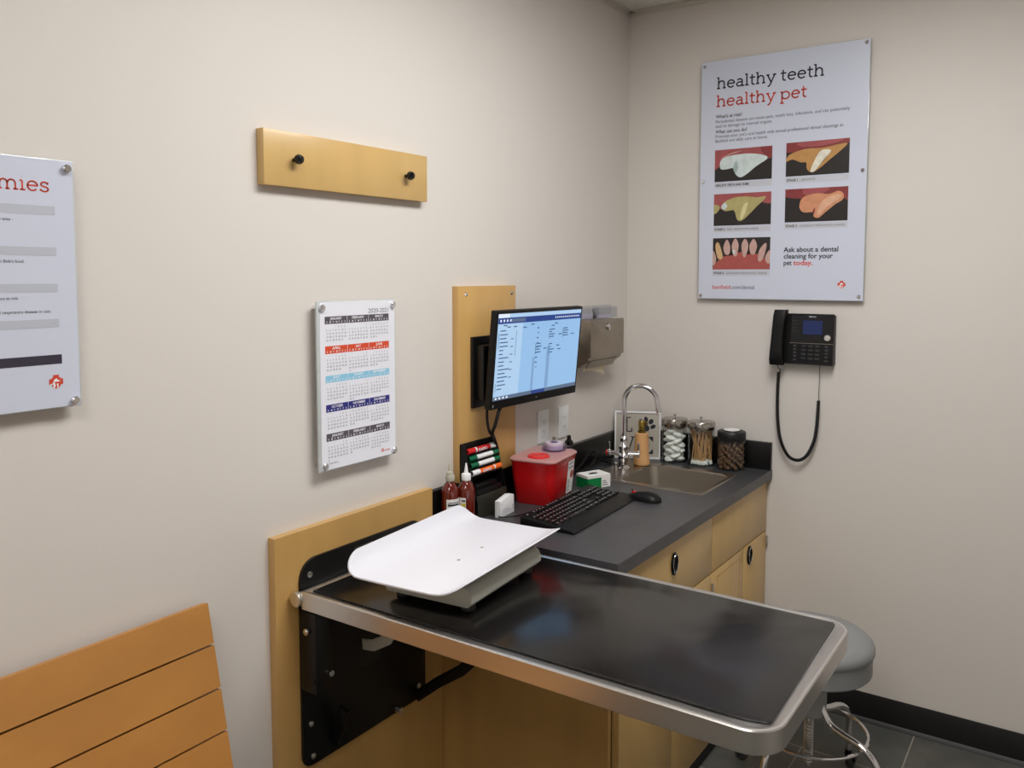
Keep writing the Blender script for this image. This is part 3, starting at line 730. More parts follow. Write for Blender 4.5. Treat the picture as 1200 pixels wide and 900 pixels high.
for y in (-.055, .050):
    mb = MB(); mb.lathe([(.0045, 0), (.0035, .001), (0, .0006)], (.018, y, .0748), n=14); L(mb, 'screw', m_steel_d, tr)

# ============================================================ STOOL
SX, SY = .918, -.566
t = thing('stool', 'round grey rolling stool with chrome legs beyond the exam table', 'stool', (SX, SY, 0))
mb = MB(); mb.lathe([(.150, .414), (.172, .416), (.176, .421), (.176, .476), (.170, .480)], (SX, SY, 0), n=48); mb.build('seat_band', m_grey_v, t)
mb = MB(); mb.lathe([(.165, .474), (.179, .478), (.182, .485), (.182, .497), (.176, .510), (.160, .522), (.130, .532), (.085, .539), (.04, .542), (0, .543)], (SX, SY, 0), n=56); mb.build('cushion', m_grey_v, t)
mb = MB(); mb.cyl((SX, SY, .270), (SX, SY, .415), .050, n=32, bev=.003); mb.build('hub', m_grey_p, t)
mb = MB(); mb.cyl((SX, SY, .10), (SX, SY, .262), .009, n=14)
hx = [(SX+.0125*math.cos(a), SY+.0125*math.sin(a), .262-.15*a/(2*PI*20)) for a in [2*PI*20*k/360 for k in range(361)]]
mb.tube(hx, .0022, 6); mb.build('screw_post', m_steel, t)
for k in range(4):
    a = math.radians(72+90*k); u = V(math.cos(a), math.sin(a), 0); c = V(SX, SY, 0)
    mb = MB()
    mb.tube([c+u*r+V(0, 0, z) for r, z in ((.040, .305), (.048, .285), (.075, .254), (.120, .242), (.170, .232), (.212, .206), (.232, .160), (.232, .105), (.232, .062))], .0105, 12, smooth_pts=4)
    lg = mb.build('leg', m_chrome, t)
    w = c+u*.232; s_ = u.cross(V(0, 0, 1)).normalized(); back = w+u*.016
    mb = MB(); mb.cyl(w+V(0, 0, .042), w+V(0, 0, .066), .011, bev=.001); mb.cyl(w+V(0, 0, .064), w+V(0, 0, .088), .005)
    mb.tube([w-s_*.011+V(0, 0, .046), w-s_*.013+V(0, 0, .038)+u*.008, back-s_*.012+V(0, 0, .022)], .0035, 8); mb.tube([w+s_*.011+V(0, 0, .046), w+s_*.013+V(0, 0, .038)+u*.008, back+s_*.012+V(0, 0, .022)], .0035, 8)
    cs = mb.build('caster', m_blkplas, lg)
    mb = MB(); mb.cyl(back-s_*.009+V(0, 0, .024), back+s_*.009+V(0, 0, .024), .024, n=28, bev=.004); mb.build('wheel', m_rubber, lg)
mb = MB(); mb.tube([(SX+.170*math.cos(a), SY+.170*math.sin(a), .216) for a in [2*PI*k/40 for k in range(40)]], .0055, 8, closed=True); mb.build('foot_ring', m_chrome, t)

# ============================================================ BENCH
t = thing('wall_bench', 'orange slatted wooden bench back leaning against the left wall', 'bench', (.3, -2.6, 0))
BY0, BY1 = -3.35, -2.065
tilt = math.atan2(.073, .345); dn = V(math.sin(tilt), 0, -math.cos(tilt)); nn = V(math.cos(tilt), 0, math.sin(tilt))
o0 = V(.046, 0, .909)
ss = [0, .088, .181, .270, .360]
for k in range(4):
    a = ss[k]+(.0022 if k else 0); b = ss[k+1]-.0022
    mb = MB(); pl = [(a, 0), (b, 0), (b, .019), (a, .019)]
    q = o0-nn*.019
    mb.prism(pl, BY1-BY0, V(q.x, BY0, q.z), dn, nn, (0, 1, 0), bev=.0012); mb.build('back_slat', m_bench, t)
mb = MB()
for y in (BY0+.06, (BY0+BY1)/2, BY1-.10):
    q = o0-nn*.0195; p1 = q+dn*.02; p2 = q+dn*.46
    mb.prism([(p1.x, p1.z), (p2.x, p2.z), (max(p2.x-.035, .017), p2.z), (max(p1.x-.005, .017), p1.z)], .03, (0, y, 0), (1, 0, 0), (0, 0, 1), (0, 1, 0))
mb.build('back_bracket', m_blkmetal, t)
mb = MB(); mb.box((.06, BY0, .44), (.52, BY1, .465), bev=.004); mb.build('seat', m_bench, t)
for y in (BY0+.05, BY1-.10):
    for x in (.08, .46):
        mb = MB(); mb.box((x, y, 0), (x+.045, y+.045, .44), bev=.002); mb.build('leg', m_bench, t)

# ============================================================ MONITOR
mc = V(.1187, -.862, 1.351); ax = 1.543; bb = -.0929
mX = V(math.cos(ax), math.sin(ax), 0); mN = (V(math.sin(ax), -math.cos(ax), 0)*math.cos(bb)+V(0, 0, math.sin(bb))).normalized(); mY = mN.cross(mX).normalized()
if mY.z < 0: mY = -mY
MM = Matrix((mX, mY, mN)).transposed().to_4x4(); MM.translation = mc     # local x right, y up, z towards viewer
t = thing('monitor', 'black flat monitor with lit blue screen on a wall arm', 'monitor', (.023, -1.05, 1.23))
mw, mh = .4905, .303
mb = MB(); mb.prism(rrect(mw, mh, .004, 4, -mw/2, -mh/2), .022, (0, 0, -.022), bev=.0015, X=MM); mb.prism(rrect(.36, .20, .02, 4, -.18, -.10), .025, (0, 0, -.046), bev=.004, X=MM); mb.build('housing', m_blkplas, t)
sx0, sx1, sy0, sy1 = -mw/2+.009, mw/2-.009, -mh/2+.027, mh/2-.010
PLm = plane(mc, mX, mY, mN, .0005)
mb = MB(); rect(mb, PLm, sx0, sy0, sx1, sy1, 0); rect(mb, PLm, sx0, sy0, sx0+.13, sy1, 1, .0001)
scn = mb.build('screen', [m_scr, m_scr2], t)
sw_, sh_ = sx1-sx0, sy1-sy0
def S(u, v): return sx0+u*sw_, sy0+v*sh_
mb = MB()
def sr(u0, v0, u1, v1, mi, lift=.0004):
    a = S(u0, v0); b = S(u1, v1); rect(mb, PLm, a[0], a[1], b[0], b[1], mi, lift)
sr(0, .955, 1, 1, 0); sr(0, .955, .12, 1, 3, .0005)
sr(0, .885, 1, .955, 1); sr(.14, .90, .30, .94, 4, .0006)
sr(0, 0, 1, .045, 4); 
for k in range(4): sr(.02+.035*k, .908, .035+.035*k, .935, 3, .0007)
for k in range(13): sr(.66+.025*k, .912, .672+.025*k, .93, 3, .0007)
for k in range(4): sr(.02+.04*k, .012, .04+.04*k, .034, 3, .0007)
sr(.585, .05, .625, .56, 2); sr(.415, .05, .44, .45, 2); sr(.43, .0, .59, .045, 1, .0006)
mb.build('toolbar_display', [m_scr2, m_scrn, m_scrs, m_scrw, m_scrg], scn)
mb = MB(); rnd = random.Random(3)
sr(.205, .50, .209, .80, 0); sr(.015, .60, .02, .78, 0); sr(.015, .10, .019, .20, 0)
for k in range(16): v = .80-.045*k; sr(.03, v, .03+rnd.uniform(.04, .12), v+.012, 0)
for k in range(6): v = .70-.09*k; sr(.15, v, .18, v+.01, 0)
for u, v0, v1 in ((.44, .48, .62), (.60, .66, .78), (.60, .46, .60), (.77, .66, .78)):
    sr(u, v0, u+.005, v1, 0)
    for q in range(4): v = v1-.012-(v1-v0)/4*q; sr(u+.008, v, u+.03+rnd.uniform(0, .05), v+.012, 0)
for k in range(9): v = .80-.06*k; sr(.44+rnd.uniform(0, .02), v, .47, v+.014, 0)
for u, v in ((.10, .84), (.17, .84), (.28, .82), (.06, .86), (.37, .85), (.66, .84), (.62, .815), (.70, .56), (.72, .51), (.54, .54), (.88, .69), (.72, .70)): sr(u, v, u+.04, v+.012, 0)
mb.build('text_display', m_scrt, scn)
mb = MB(); disc(mb, PLm, 0, -mh/2+.013, .004, .003, lift=.0003); rect(mb, PLm, -mw/2+.01, -mh/2+.006, -mw/2+.016, -mh/2+.016, 0, .0003); mb.build('emblem', mat('emblem_grey', (120, 122, 126), .3), t)
mb = MB(); mb.box((.0228, -1.105, 1.20), (.033, -1.0, 1.42), bev=.002); mb.box((.033, -1.092, 1.225), (.064, -1.046, 1.395), bev=.006); mb.build('wall_bracket', m_blkmetal, t)
mb = MB(); mb.tube([(.05, -1.06, 1.31), (.06, -.98, 1.32), (.062, -.90, 1.335)], .014, 12); mb.box((.055, -.925, 1.29), (.085, -.80, 1.41), bev=.004); mb.build('arm', m_blkmetal, t)
mb = MB(); mb.tube([(.085, -1.02, 1.215), (.09, -1.048, 1.19), (.088, -1.065, 1.150), (.078, -1.066, 1.125), (.062, -1.035, 1.100), (.045, -.992, 1.05), (.040, -.985, .99), (.035, -.982, .90)], .0055, 10, smooth_pts=4)
mb.tube([(.055, -1.06, 1.225), (.062, -1.072, 1.17), (.070, -1.072, 1.13), (.056, -1.035, 1.105), (.036, -.992, 1.06), (.031, -.985, .99), (.030, -.980, .90)], .0045, 10, smooth_pts=4); mb.build('cable', m_blkplas, t)

# ============================================================ OUTLETS
for y, z, lb in ((-.655, 1.075, 'white wall socket plate, left one, beside the maple monitor panel'), (-.516, 1.072, 'white wall socket plate, right one, nearer the room corner')):
    t = thing('wall_outlet', lb, 'outlet', (0, y, z))
    mb = MB(); mb.box((0, y-.036, z-.058), (.006, y+.036, z+.058), bev=.002); mb.build('cover_plate', m_white, t)
    mb = MB(); mb.box((.005, y-.0175, z-.034), (.008, y+.0175, z+.034), bev=.001); f = mb.build('socket', m_white, t)
    mb = MB()
    for dz in (-.017, .017):
        mb.box((.0078, y-.008, z+dz-.004), (.0084, y-.0065, z+dz+.005)); mb.box((.0078, y+.005, z+dz-.004), (.0084, y+.0065, z+dz+.005)); mb.cyl((.0076, y, z+dz-.008), (.0084, y, z+dz-.008), .002, n=8)
    mb.build('slot', m_ink2, f)

# ============================================================ TOWEL DISPENSER
t = thing('paper_towel_dispenser', 'steel paper towel dispenser on the wall beside the monitor', 'towel dispenser', (0, -.37, 1.27))
TY_0, TY_1 = -.497, -.236
mb = MB()
side = [(0, 1.270), (.055, 1.270), (.095, 1.298), (.095, 1.442), (0, 1.442)]
mb.prism(side, TY_1-TY_0-.004, (0, TY_0+.002, 0), (1, 0, 0), (0, 0, 1), (0, 1, 0), bev=.001); mb.build('body', m_steel_d, t)
mb = MB(); mb.prism(rrect(TY_1-TY_0, .136, .006, 4, TY_0, 1.309), .010, (.0955, 0, 0), (0, 1, 0), (0, 0, 1), (1, 0, 0), bev=.002); dr = mb.build('door', m_steel_d, t)
mb = MB(); mb.cyl((.105, -.366, 1.418), (.110, -.366, 1.418), .011, bev=.0015); mb.box((.109, -.369, 1.404), (.112, -.363, 1.420)); mb.build('lock', m_chrome, dr)
mb = MB(); mb.prism([(.012, -.036), (.225, -.036), (.215, .0), (.015, .0)], .003, (.096, TY_0, 1.298), (0, 1, 0), V(.30, 0, .40).normalized()); mb.build('chin_flap', m_steel_d, t)
mb = MB(); mb.prism([(0, 0), (.19, .0), (.155, -.022), (.185, -.048), (.12, -.030), (.06, -.018), (.0, -.016)], .0008, (.072, TY_0+.012, 1.274), (0, 1, 0), V(.35, 0, 1).normalized())
tag(mb.build('paper_towel', mat('towel_paper', (226, 212, 186), .9)), 'loose paper towel end sticking out under the steel dispenser', 'paper towel')
t = thing('card_holder', 'clear plastic holder of papers behind the steel towel dispenser', 'holder', (0, -.30, 1.443))
mb = MB()
mb.box((.001, -.44, 1.4425), (.003, -.15, 1.492)); mb.box((.030, -.44, 1.4425), (.032, -.15, 1.483)); mb.box((.003, -.44, 1.4425), (.030, -.438, 1.486)); mb.box((.003, -.152, 1.4425), (.030, -.15, 1.486)); mb.box((.003, -.30, 1.4425), (.030, -.298, 1.486))
mb.build('case', m_clear, t)
mb = MB(); mb.box((.006, -.43, 1.4425), (.010, -.31, 1.462)); mb.box((.014, -.29, 1.4425), (.020, -.17, 1.456)); mb.build('papers', mat('lilac_paper', (196, 190, 208), .8), t)

# ============================================================ PHONE
t = thing('desk_phone', 'black corded telephone mounted on the back wall below the poster', 'phone', (.73, 0, 1.285))
mb = MB(); s2 = [(0, 1.286), (-.036, 1.284), (-.044, 1.288), (-.041, 1.360), (-.034, 1.466), (-.030, 1.469), (0, 1.462)]
mb.prism([(p[0], p[1]) for p in s2], .212, (.622, 0, 0), (0, 1, 0), (0, 0, 1), (1, 0, 0), bev=.002); mb.build('body', m_blkplas, t)
# face plane tilts slightly
fo = V(-.004, -.0443, 1.288); fv = V(0, .0100, .180).normalized(); fn = V(0, -fv.z, fv.y)
PLp = plane(fo, (1, 0, 0), fv, fn, .0006)
mb = MB(); P = PLp(.0004)
mb.prism([(.690, .076), (.836, .076), (.836, .175), (.690, .175)], .0015, fo, (1, 0, 0), fv, fn); mb.build('display_bezel', m_blkgloss, t)
mb = MB(); rect(mb, PLp, .731, .107, .799, .157, 0, .0016); scn = mb.build('lcd', m_lcd, t)
mb = MB(); put(mb, PLp, .751, .1685, 'Mitel', .0075, lift=.0016, bold=.02, width=.024); mb.build('logo', m_bar_g, t)
mb = MB(); mb.prism([(.686, .0735), (.838, .0735), (.838, .0750), (.686, .0750)], .002, fo, (1, 0, 0), fv, fn); mb.build('trim_line', m_steel_d, t)
c = fo+V(.818, 0, 0)+fv*.096
mb = MB(); mb.cyl(c+fn*.001, c+fn*.006, .0115, n=28, bev=.0015); mb.cyl(c+fn*.006, c+fn*.0068, .0045); mb.build('dial', m_steel, t)
kz = [.064, .0515, .039, .0265, .013]
for cx, wd in ((.704, .012), (.735, .017), (.7595, .017), (.783, .017), (.815, .014)):
    for j, z in enumerate(kz[:5] if cx in (.704, .815) else kz[:4]):
        z2 = z if cx in (.704, .815) else [.064, .049, .034, .019][j]
        mb = MB(); mb.prism(rrect(wd, .0085, .002, 3, cx-wd/2, z2-.004), .002, fo, (1, 0, 0), fv, fn, bev=.0004); k_ = mb.build('button', m_key, t)
        mb = MB(); P0 = plane(fo+fn*.002, (1, 0, 0), fv, fn, .0003)
        lab = {.735: '147*', .7595: '2580', .783: '369#'}.get(cx)
        if lab: put(mb, P0, cx-.005, z2-.0022, lab[j], .007); rect(mb, P0, cx, z2-.001, cx+.005, z2+.001)
        else: rect(mb, P0, cx-.003, z2-.0015, cx+.003, z2+.0015)
        mb.build('marking', m_ink2, k_)
for j in range(4):
    mb = MB(); rect(mb, PLp, .694, .118+.012*j, .714, .1195+.012*j, 0, .0016); mb.build('speed_key_mark', mat('faint_mark', (52, 52, 46), .5), t)
# handset
mb = MB(); hs = []
for z, x0, x1, y0, y1 in ((1.280, .615, .664, -.036, -.068), (1.300, .615, .665, -.036, -.076), (1.330, .617, .664, -.046, -.076), (1.380, .620, .664, -.048, -.072), (1.430, .623, .667, -.042, -.070), (1.460, .625, .672, -.032, -.068), (1.482, .627, .674, -.028, -.060)):
    hs.append([(x0+p[0], y1+p[1], z) for p in rrect(x1-x0, y0-y1, .008, 3)])
ring_loft(mb, hs, True, True); bmesh.ops.recalc_face_normals(mb.bm, faces=mb.bm.faces); hset = mb.build('handset', m_blkplas, t)
# cord
mb = MB()
mb.tube([(.641, -.055, 1.284), (.642, -.045, 1.270), (.648, -.035, 1.258), (.643, -.03, 1.247)], .0018, 8, smooth_pts=3)
mb.tube([(.791, -.045, 1.286), (.7885, -.035, 1.22), (.7865, -.03, 1.152)], .0012, 8, smooth_pts=3)
path = crom([V(*p) for p in ((.640, -.03, 1.250), (.638, -.03, 1.18), (.640, -.03, 1.08), (.652, -.03, 1.0), (.680, -.03, .943), (.716, -.03, .928), (.748, -.03, .948), (.772, -.03, 1.0), (.782, -.03, 1.06), (.786, -.03, 1.155))], 60)
acc2 = [0]
for a, b in zip(path, path[1:]): acc2.append(acc2[-1]+(b-a).length)
coil = []; turns = acc2[-1]/.0042
for i, p in enumerate(path):
    pass
NN = int(turns*9)
j = 0
for i in range(NN+1):
    s_ = acc2[-1]*i/NN
    while j < len(acc2)-2 and acc2[j+1] < s_: j += 1
    f = (s_-acc2[j])/(acc2[j+1]-acc2[j]); p = path[j].lerp(path[j+1], f); d = (path[j+1]-path[j]).normalized(); n1 = V(0, 1, 0); n2 = d.cross(n1)
    a = 2*PI*turns*i/NN; coil.append(p+n1*.0052*math.cos(a)+n2*.0052*math.sin(a))
mb.tube(coil, .0017, 6); mb.tube(path[::6], .0040, 8)
mb.build('coiled_cord', m_blkplas, t)

# ============================================================ ITEMS ON WORKTOP
WZ = .8742
# keyboard
t = thing('keyboard', 'black wired keyboard with palm rest lying on the grey worktop', 'keyboard', (.290, -.900, WZ), math.radians(3.0))
# local: x across depth (towards user +x), y along length
KL, K0, K1 = .455, -.078, .045
mb = MB(); mb.prism([(K0, 0), (K1, 0), (K1, .014), (K0, .026)], KL, (0, KL/2, 0), (1, 0, 0), (0, 0, 1), (0, -1, 0), bev=.003); L(mb, 'case', m_blkplas)
mb = MB(); mb.prism([(K1, 0), (K1+.055, 0), (K1+.056, .004), (K1+.045, .009), (K1, .015)], KL, (0, KL/2, 0), (1, 0, 0), (0, 0, 1), (0, -1, 0), bev=.001); L(mb, 'palm_rest', m_blkplas)
th_ = math.atan2(-.012, .123); u = .0188
def key(yc, row, w=1, h=1):
    # row 0 = function row; yc measured in key units from left end (left = -y)
    x = K0+.016+row*u*.985+(.006 if row > 0 else 0)+(h-1)*u/2; y = -KL/2+.010+(yc+w/2)*u
    z = .026-(x-K0)*.012/.123
    b = bmesh.new(); dx, dy = u*h/2-.0012, u*w/2-.0012
    lo = [b.verts.new((x+sx*dx, y+sy*dy, z-.002)) for sx, sy in ((-1, -1), (1, -1), (1, 1), (-1, 1))]
    hi = [b.verts.new((x+sx*(dx-.002), y+sy*(dy-.002), z+.0065)) for sx, sy in ((-1, -1), (1, -1), (1, 1), (-1, 1))]
    for k in range(4): b.faces.new((lo[k], lo[(k+1) % 4], hi[(k+1) % 4], hi[k]))
    b.faces.new(hi); b.faces.new(list(reversed(lo))); bmesh.ops.recalc_face_normals(b, faces=b.faces)
    mb = MB(); mb._merge(b, 0, False)
    mb.box((x-.003, y-.0045, z+.0064), (x+.001, y-.001, z+.0068), 1)
    return mb
keys = []
keys += [(0, 0, 1, 1)]+[(2+i+(.5 if i > 3 else 0)+(.5 if i > 7 else 0), 0, 1, 1) for i in range(12)]+[(15.3+i, 0, 1, 1) for i in range(3)]
keys += [(i, 1, 1, 1) for i in range(13)]+[(13, 1, 2, 1)]+[(15.3+i, 1, 1, 1) for i in range(3)]+[(18.6+i, 1, 1, 1) for i in range(4)]
keys += [(0, 2, 1.5, 1)]+[(1.5+i, 2, 1, 1) for i in range(12)]+[(13.5, 2, 1.5, 1)]+[(15.3+i, 2, 1, 1) for i in range(3)]+[(18.6+i, 2, 1, 1) for i in range(3)]+[(21.6, 2, 1, 2)]
keys += [(0, 3, 1.75, 1)]+[(1.75+i, 3, 1, 1) for i in range(11)]+[(12.75, 3, 2.25, 1)]+[(18.6+i, 3, 1, 1) for i in range(3)]
keys += [(0, 4, 2.25, 1)]+[(2.25+i, 4, 1, 1) for i in range(10)]+[(12.25, 4, 2.75, 1)]+[(16.3, 4, 1, 1)]+[(18.6+i, 4, 1, 1) for i in range(3)]+[(21.6, 4, 1, 2)]
keys += [(0, 5, 1.5, 1), (1.5, 5, 1, 1), (2.5, 5, 1.5, 1), (4, 5, 6, 1), (10, 5, 1.5, 1), (11.5, 5, 2, 1), (13.5, 5, 1.5, 1)]+[(15.3+i, 5, 1, 1) for i in range(3)]+[(18.6, 5, 2, 1), (20.6, 5, 1, 1)]
keys.sort(key=lambda k: (-(k[2]*k[3]), k[1] == 0))
rest = MB(); 
for i, k in enumerate(keys):
    if i < 100: L(key(*k), 'key', [m_key, m_bar_g])
    else:
        q = key(*k); rest._merge(q.bm, None, False)
L(rest, 'key', [m_key, m_bar_g])['kind'] = 'stuff'
mb = MB(); mb.tube([(K0, -.06, .010), (K0-.03, -.09, .006), (K0-.05, -.16, .005), (K0-.09, -.20, .005), (K0-.10, -.14, .005)], .0022, 8, smooth_pts=5); L(mb, 'cable', m_blkplas)
# mouse
t = thing('mouse', 'black computer mouse lying between the keyboard and the sink', 'mouse', (.405, -.668, WZ), math.radians(-4))
mb = MB(); loops = []
for q, hw, hz in ((-.056, .012, .010), (-.052, .021, .014), (-.038, .027, .020), (-.015, .029, .026), (.012, .030, .029), (.036, .029, .025), (.050, .022, .016), (.056, .012, .008)):
    r = []
    for k in range(17):
        a = PI*k/16; r.append((q, hw*math.cos(a), .001+hz*math.sin(a)**.75))
    loops.append(r)
vs = [[mb.bm.verts.new(p) for p in Lp] for Lp in loops]
for A, B in zip(vs, vs[1:]):
    for k in range(16): mb.bm.faces.new((A[k], A[k+1], B[k+1], B[k])).smooth = True
    mb.bm.faces.new((A[0], B[0], B[-1], A[-1]))
mb.bm.faces.new(vs[0]); mb.bm.faces.new(vs[-1]); bmesh.ops.recalc_face_normals(mb.bm, faces=mb.bm.faces)
L(mb, 'body', m_blkplas)
mb = MB(); mb.cyl((-.040, -.006, .018), (-.040, .006, .018), .0068, n=20, bev=.001); L(mb, 'scroll_wheel', m_redl)
mb = MB(); mb.tube([(-.056, 0, .008), (-.066, .002, .004), (-.074, .02, .003), (-.078, .06, .003), (-.10, .09, .003)], .0018, 8, smooth_pts=4); L(mb, 'cable', m_blkplas)

# sharps container
t = thing('sharps_container', 'red sharps bin with frosted lid standing on the grey worktop', 'sharps container', (.118, -.832, WZ), math.radians(8.4))
mb = MB()
def sq(wx, wy, r, z, cx=0): return [(p[0]+cx, p[1], z) for p in rrect(wx, wy, r, 6, -wx/2, -wy/2)]
ring_loft(mb, [sq(.128, .178, .022, .0), sq(.132, .182, .022, .003), sq(.148, .198, .024, .085), sq(.156, .206, .026, .130), sq(.160, .210, .026, .134), sq(.160, .210, .026, .142)], True, True); L(mb, 'bin', m_sharps)
mb = MB(); ring_loft(mb, [sq(.162, .212, .027, .139), sq(.166, .216, .028, .141), sq(.166, .216, .028, .145), sq(.158, .208, .026, .149), sq(.150, .20, .024, .1495)], True, True); lid = L(mb, 'lid', m_lid)
mb = MB(); mb.lathe([(.036, 0), (.036, .004), (.031, .007), (.030, .005), (0, .005)], (.006, -.056, .149), n=32); L(mb, 'cap', m_lidred)
PLs = plane((.0, 0, 0), (0, 1, 0), (0, 0, 1), (1, 0, 0), 0)
mb = MB()
def sp(y, z, e=0): return V(.0662+(z-.003)*.0965+.0012+e, y, z)
mb.faces2d([(.022, .016), (.074, .016), (.074, .124), (.022, .124)], [(0, 1, 2, 3)], lambda a, b: sp(a, b), 0); lab = L(mb, 'label', m_label)
mb = MB()
P = lambda a, b: sp(a, b, .0005)
vs, fs = text2d('CAUTION', .0095, bold=.03, width=.040); mb.faces2d([(a+.027, b+.112) for a, b in vs], fs, P, 0)
vs, fs = text2d('SHARPS', .0095, bold=.03, width=.040); mb.faces2d([(a+.027, b+.098) for a, b in vs], fs, P, 0)
n = 18; mb.faces2d([(.058+.014*math.cos(2*PI*k/n), .077+.014*math.sin(2*PI*k/n)) for k in range(n)], [tuple(range(n))], P, 1)
P = lambda a, b: sp(a, b, .0009)
for k in range(3):
    a0 = PI/2+2*PI*k/3; q = [(.058+.006*math.cos(a0)+.0045*math.cos(2*PI*i/12), .077+.006*math.sin(a0)+.0045*math.sin(2*PI*i/12)) for i in range(12)]
    mb.faces2d(q, [tuple(range(12))], P, 0)
P = lambda a, b: sp(a, b, .0005)
for r in range(8):
    w_ = random.uniform(.012, .034); z = .060-r*.0052; mb.faces2d([(.027, z), (.027+w_, z), (.027+w_, z+.0018), (.027, z+.0018)], [(0, 1, 2, 3)], P, 0)
L(mb, 'label_print', [m_ink2, m_bar_o], lab)
# tape dispenser on lid
tp = V(.118, -.768, WZ+.1497)
t = thing('tape_dispenser', 'clear lilac roll of tape lying on the red sharps bin lid', 'tape', tp)
mb = MB(); mb.lathe([(.041, 0), (.042, .002), (.041, .020), (.038, .020), (.038, .003), (0, .003)], tp, n=36); mb.build('tray', m_clearp, t)
mb = MB(); mb.lathe([(.013, .0035), (.030, .0035), (.030, .026), (.013, .026), (.013, .0035)], tp, n=36, cap=False); mb.build('roll', mat('lilac_tape', (214, 200, 216), .35), t)
mb = MB(); mb.lathe([(.0125, .0035), (.0125, .030), (.007, .033), (0, .033)], tp, n=24); mb.build('core', m_clearp, t)
mb = MB(); mb.lathe([(.005, .033), (.005, .040), (.008, .042), (0, .044)], tp, n=16); mb.build('spindle', m_steel_d, t)
# spray bottle
c = V(.055, -.563, WZ)
t = thing('small_bottle', 'small dark capped bottle behind the sharps bin by the wall', 'bottle', c)
mb = MB(); mb.lathe([(.014, 0), (.0155, .002), (.0155, .122), (.014, .126), (.010, .128)], c); mb.build('body', m_clearp, t)
mb = MB(); mb.lathe([(.0145, .001), (.0145, .11), (0, .11)], c); mb.build('contents', mat('dark_liquid', (64, 56, 66), .3), t)
mb = MB(); mb.lathe([(.0155, .126), (.0155, .138), (.008, .145), (.0075, .158), (.0045, .160), (0, .160)], c); mb.build('cap', m_blkgloss, t)
# glove carton
t = thing('green_carton', 'small green and white carton with torn slot beside the sharps bin', 'box', (.178, -.603, WZ), math.radians(-24))
cw, cl, ch = .066, .098, .046
mb = MB(); mb.box((-cw/2, -cl/2, 0), (cw/2, cl/2, ch*.80), 0); mb.box((-cw/2, -cl/2, ch*.80), (cw/2, cl/2, ch), 1); bmesh.ops.remove_doubles(mb.bm, verts=mb.bm.verts, dist=1e-6); L(mb, 'carton', [m_green, m_label])
mb = MB(); mb.prism([(x*.020, y*.011) for x, y in ((-1, -.3), (-.8, .5), (-.3, .6), (0, 1), (.5, .8), (1, .4), (.9, -.6), (.2, -1), (-.6, -.9))], .0006, (0, -.004, ch), (0, 1, 0), (-1, 0, 0), (0, 0, 1)); L(mb, 'slot', m_ink)
mb = MB(); mb.box((cw/2, .010, .001), (cw/2+.0006, cl/2-.0005, ch*.83)); lb_ = L(mb, 'label', m_label)
mb = MB(); 
for k in range(3): mb.box((cw/2+.0006, .014, .008+k*.007), (cw/2+.0010, .038-.004*k, .0105+k*.007))
L(mb, 'label_print', m_ink2, lb_)
# business card holder
t = thing('card_stack', 'white block of cards standing on edge beside the marker rack', 'card holder', (.121, -1.062, WZ), math.radians(5))
mb = MB(); mb.prism([(-.0425, 0), (.0425, 0), (.040, .056), (.018, .060), (-.043, .050)], .020, (-.010, 0, 0), (0, 1, 0), (0, 0, 1), (1, 0, 0), bev=.001); L(mb, 'holder', m_white)
mb = MB()
for k in range(3): mb.box((.0102, -.032, .012+k*.005), (.0106, .026-.01*k, .0135+k*.005))
mb.box((.0102, .030, .012), (.0106, .034, .026)); mb.box((.0102, -.034, .036), (.0106, -.031, .042)); L(mb, 'print', m_bar_g)
# amber bottles
def bottle(name, label, x, y, cap_m, kind):
    c = V(x, y, WZ); t = thing(name, label, 'bottle', c, 0, None)
    k = .0257
    mb = MB(); mb.lathe([(k-.003, 0), (k, .003), (k, .101), (k-.0015, .108), (.0165, .123), (.0115, .129), (.011, .138)], c, n=32); mb.build('body', m_amber, t)
    mb = MB()
    if kind == 0:
        mb.lathe([(.013, .132), (.0135, .134), (.0135, .147), (.0125, .149), (.011, .149), (.0105, .158), (.006, .162), (.0045, .178), (.0035, .186), (0, .186)], c, n=24); mb.build('cap', m_nat, t)
    else:
        mb.lathe([(.0138, .130), (.0142, .132), (.0142, .147), (.013, .149), (.0065, .151), (.0022, .180), (0, .181)], c, n=24); mb.build('cap', m_white, t)
    a0, a1 = (-75, 25) if kind == 0 else (-130, -55)
    mb = MB(); n = 12
    P = lambda a, z, e=.0006: c+V((k+e)*math.cos(math.radians(a)), (k+e)*math.sin(math.radians(a)), z)
    mb.faces2d([(a0+(a1-a0)*i/n, zz) for i in range(n+1) for zz in (.012, .082)], [(2*i, 2*i+2, 2*i+3, 2*i+1) for i in range(n)], P, 0); lb = mb.build('label', m_label, t)
    mb = MB(); P2 = lambda a, z: P(a, z, .001)
    def band(b0, b1, z0, z1, mi):
        m_ = 4; mb.faces2d([(b0+(b1-b0)*i/m_, zz) for i in range(m_+1) for zz in (z0, z1)], [(2*i, 2*i+2, 2*i+3, 2*i+1) for i in range(m_)], P2, mi)
    if kind == 0:
        band(-62, 10, .070, .073, 0); band(-66, 14, .062, .068, 1); band(-60, 0, .054, .057, 0); band(-60, 12, .044, .046, 0); band(-60, 5, .038, .040, 0); band(-60, 10, .032, .034, 0)
    else:
        band(-84, -58, .046, .066, 2); band(-84, -58, .070, .076, 0); band(-84, -60, .034, .036, 0); band(-84, -64, .028, .030, 0)
    mb.build('label_print', [m_ink2, m_ink, mat('label_yellow', (200, 184, 60), .5)], lb)
bottle('amber_bottle', 'amber bottle with cream cap, nearest the exam table end', .050, -1.241, m_nat, 0)
bottle('amber_bottle', 'amber bottle with white pointed nozzle and yellow label, beside marker rack', .078, -1.1995, m_white, 1)

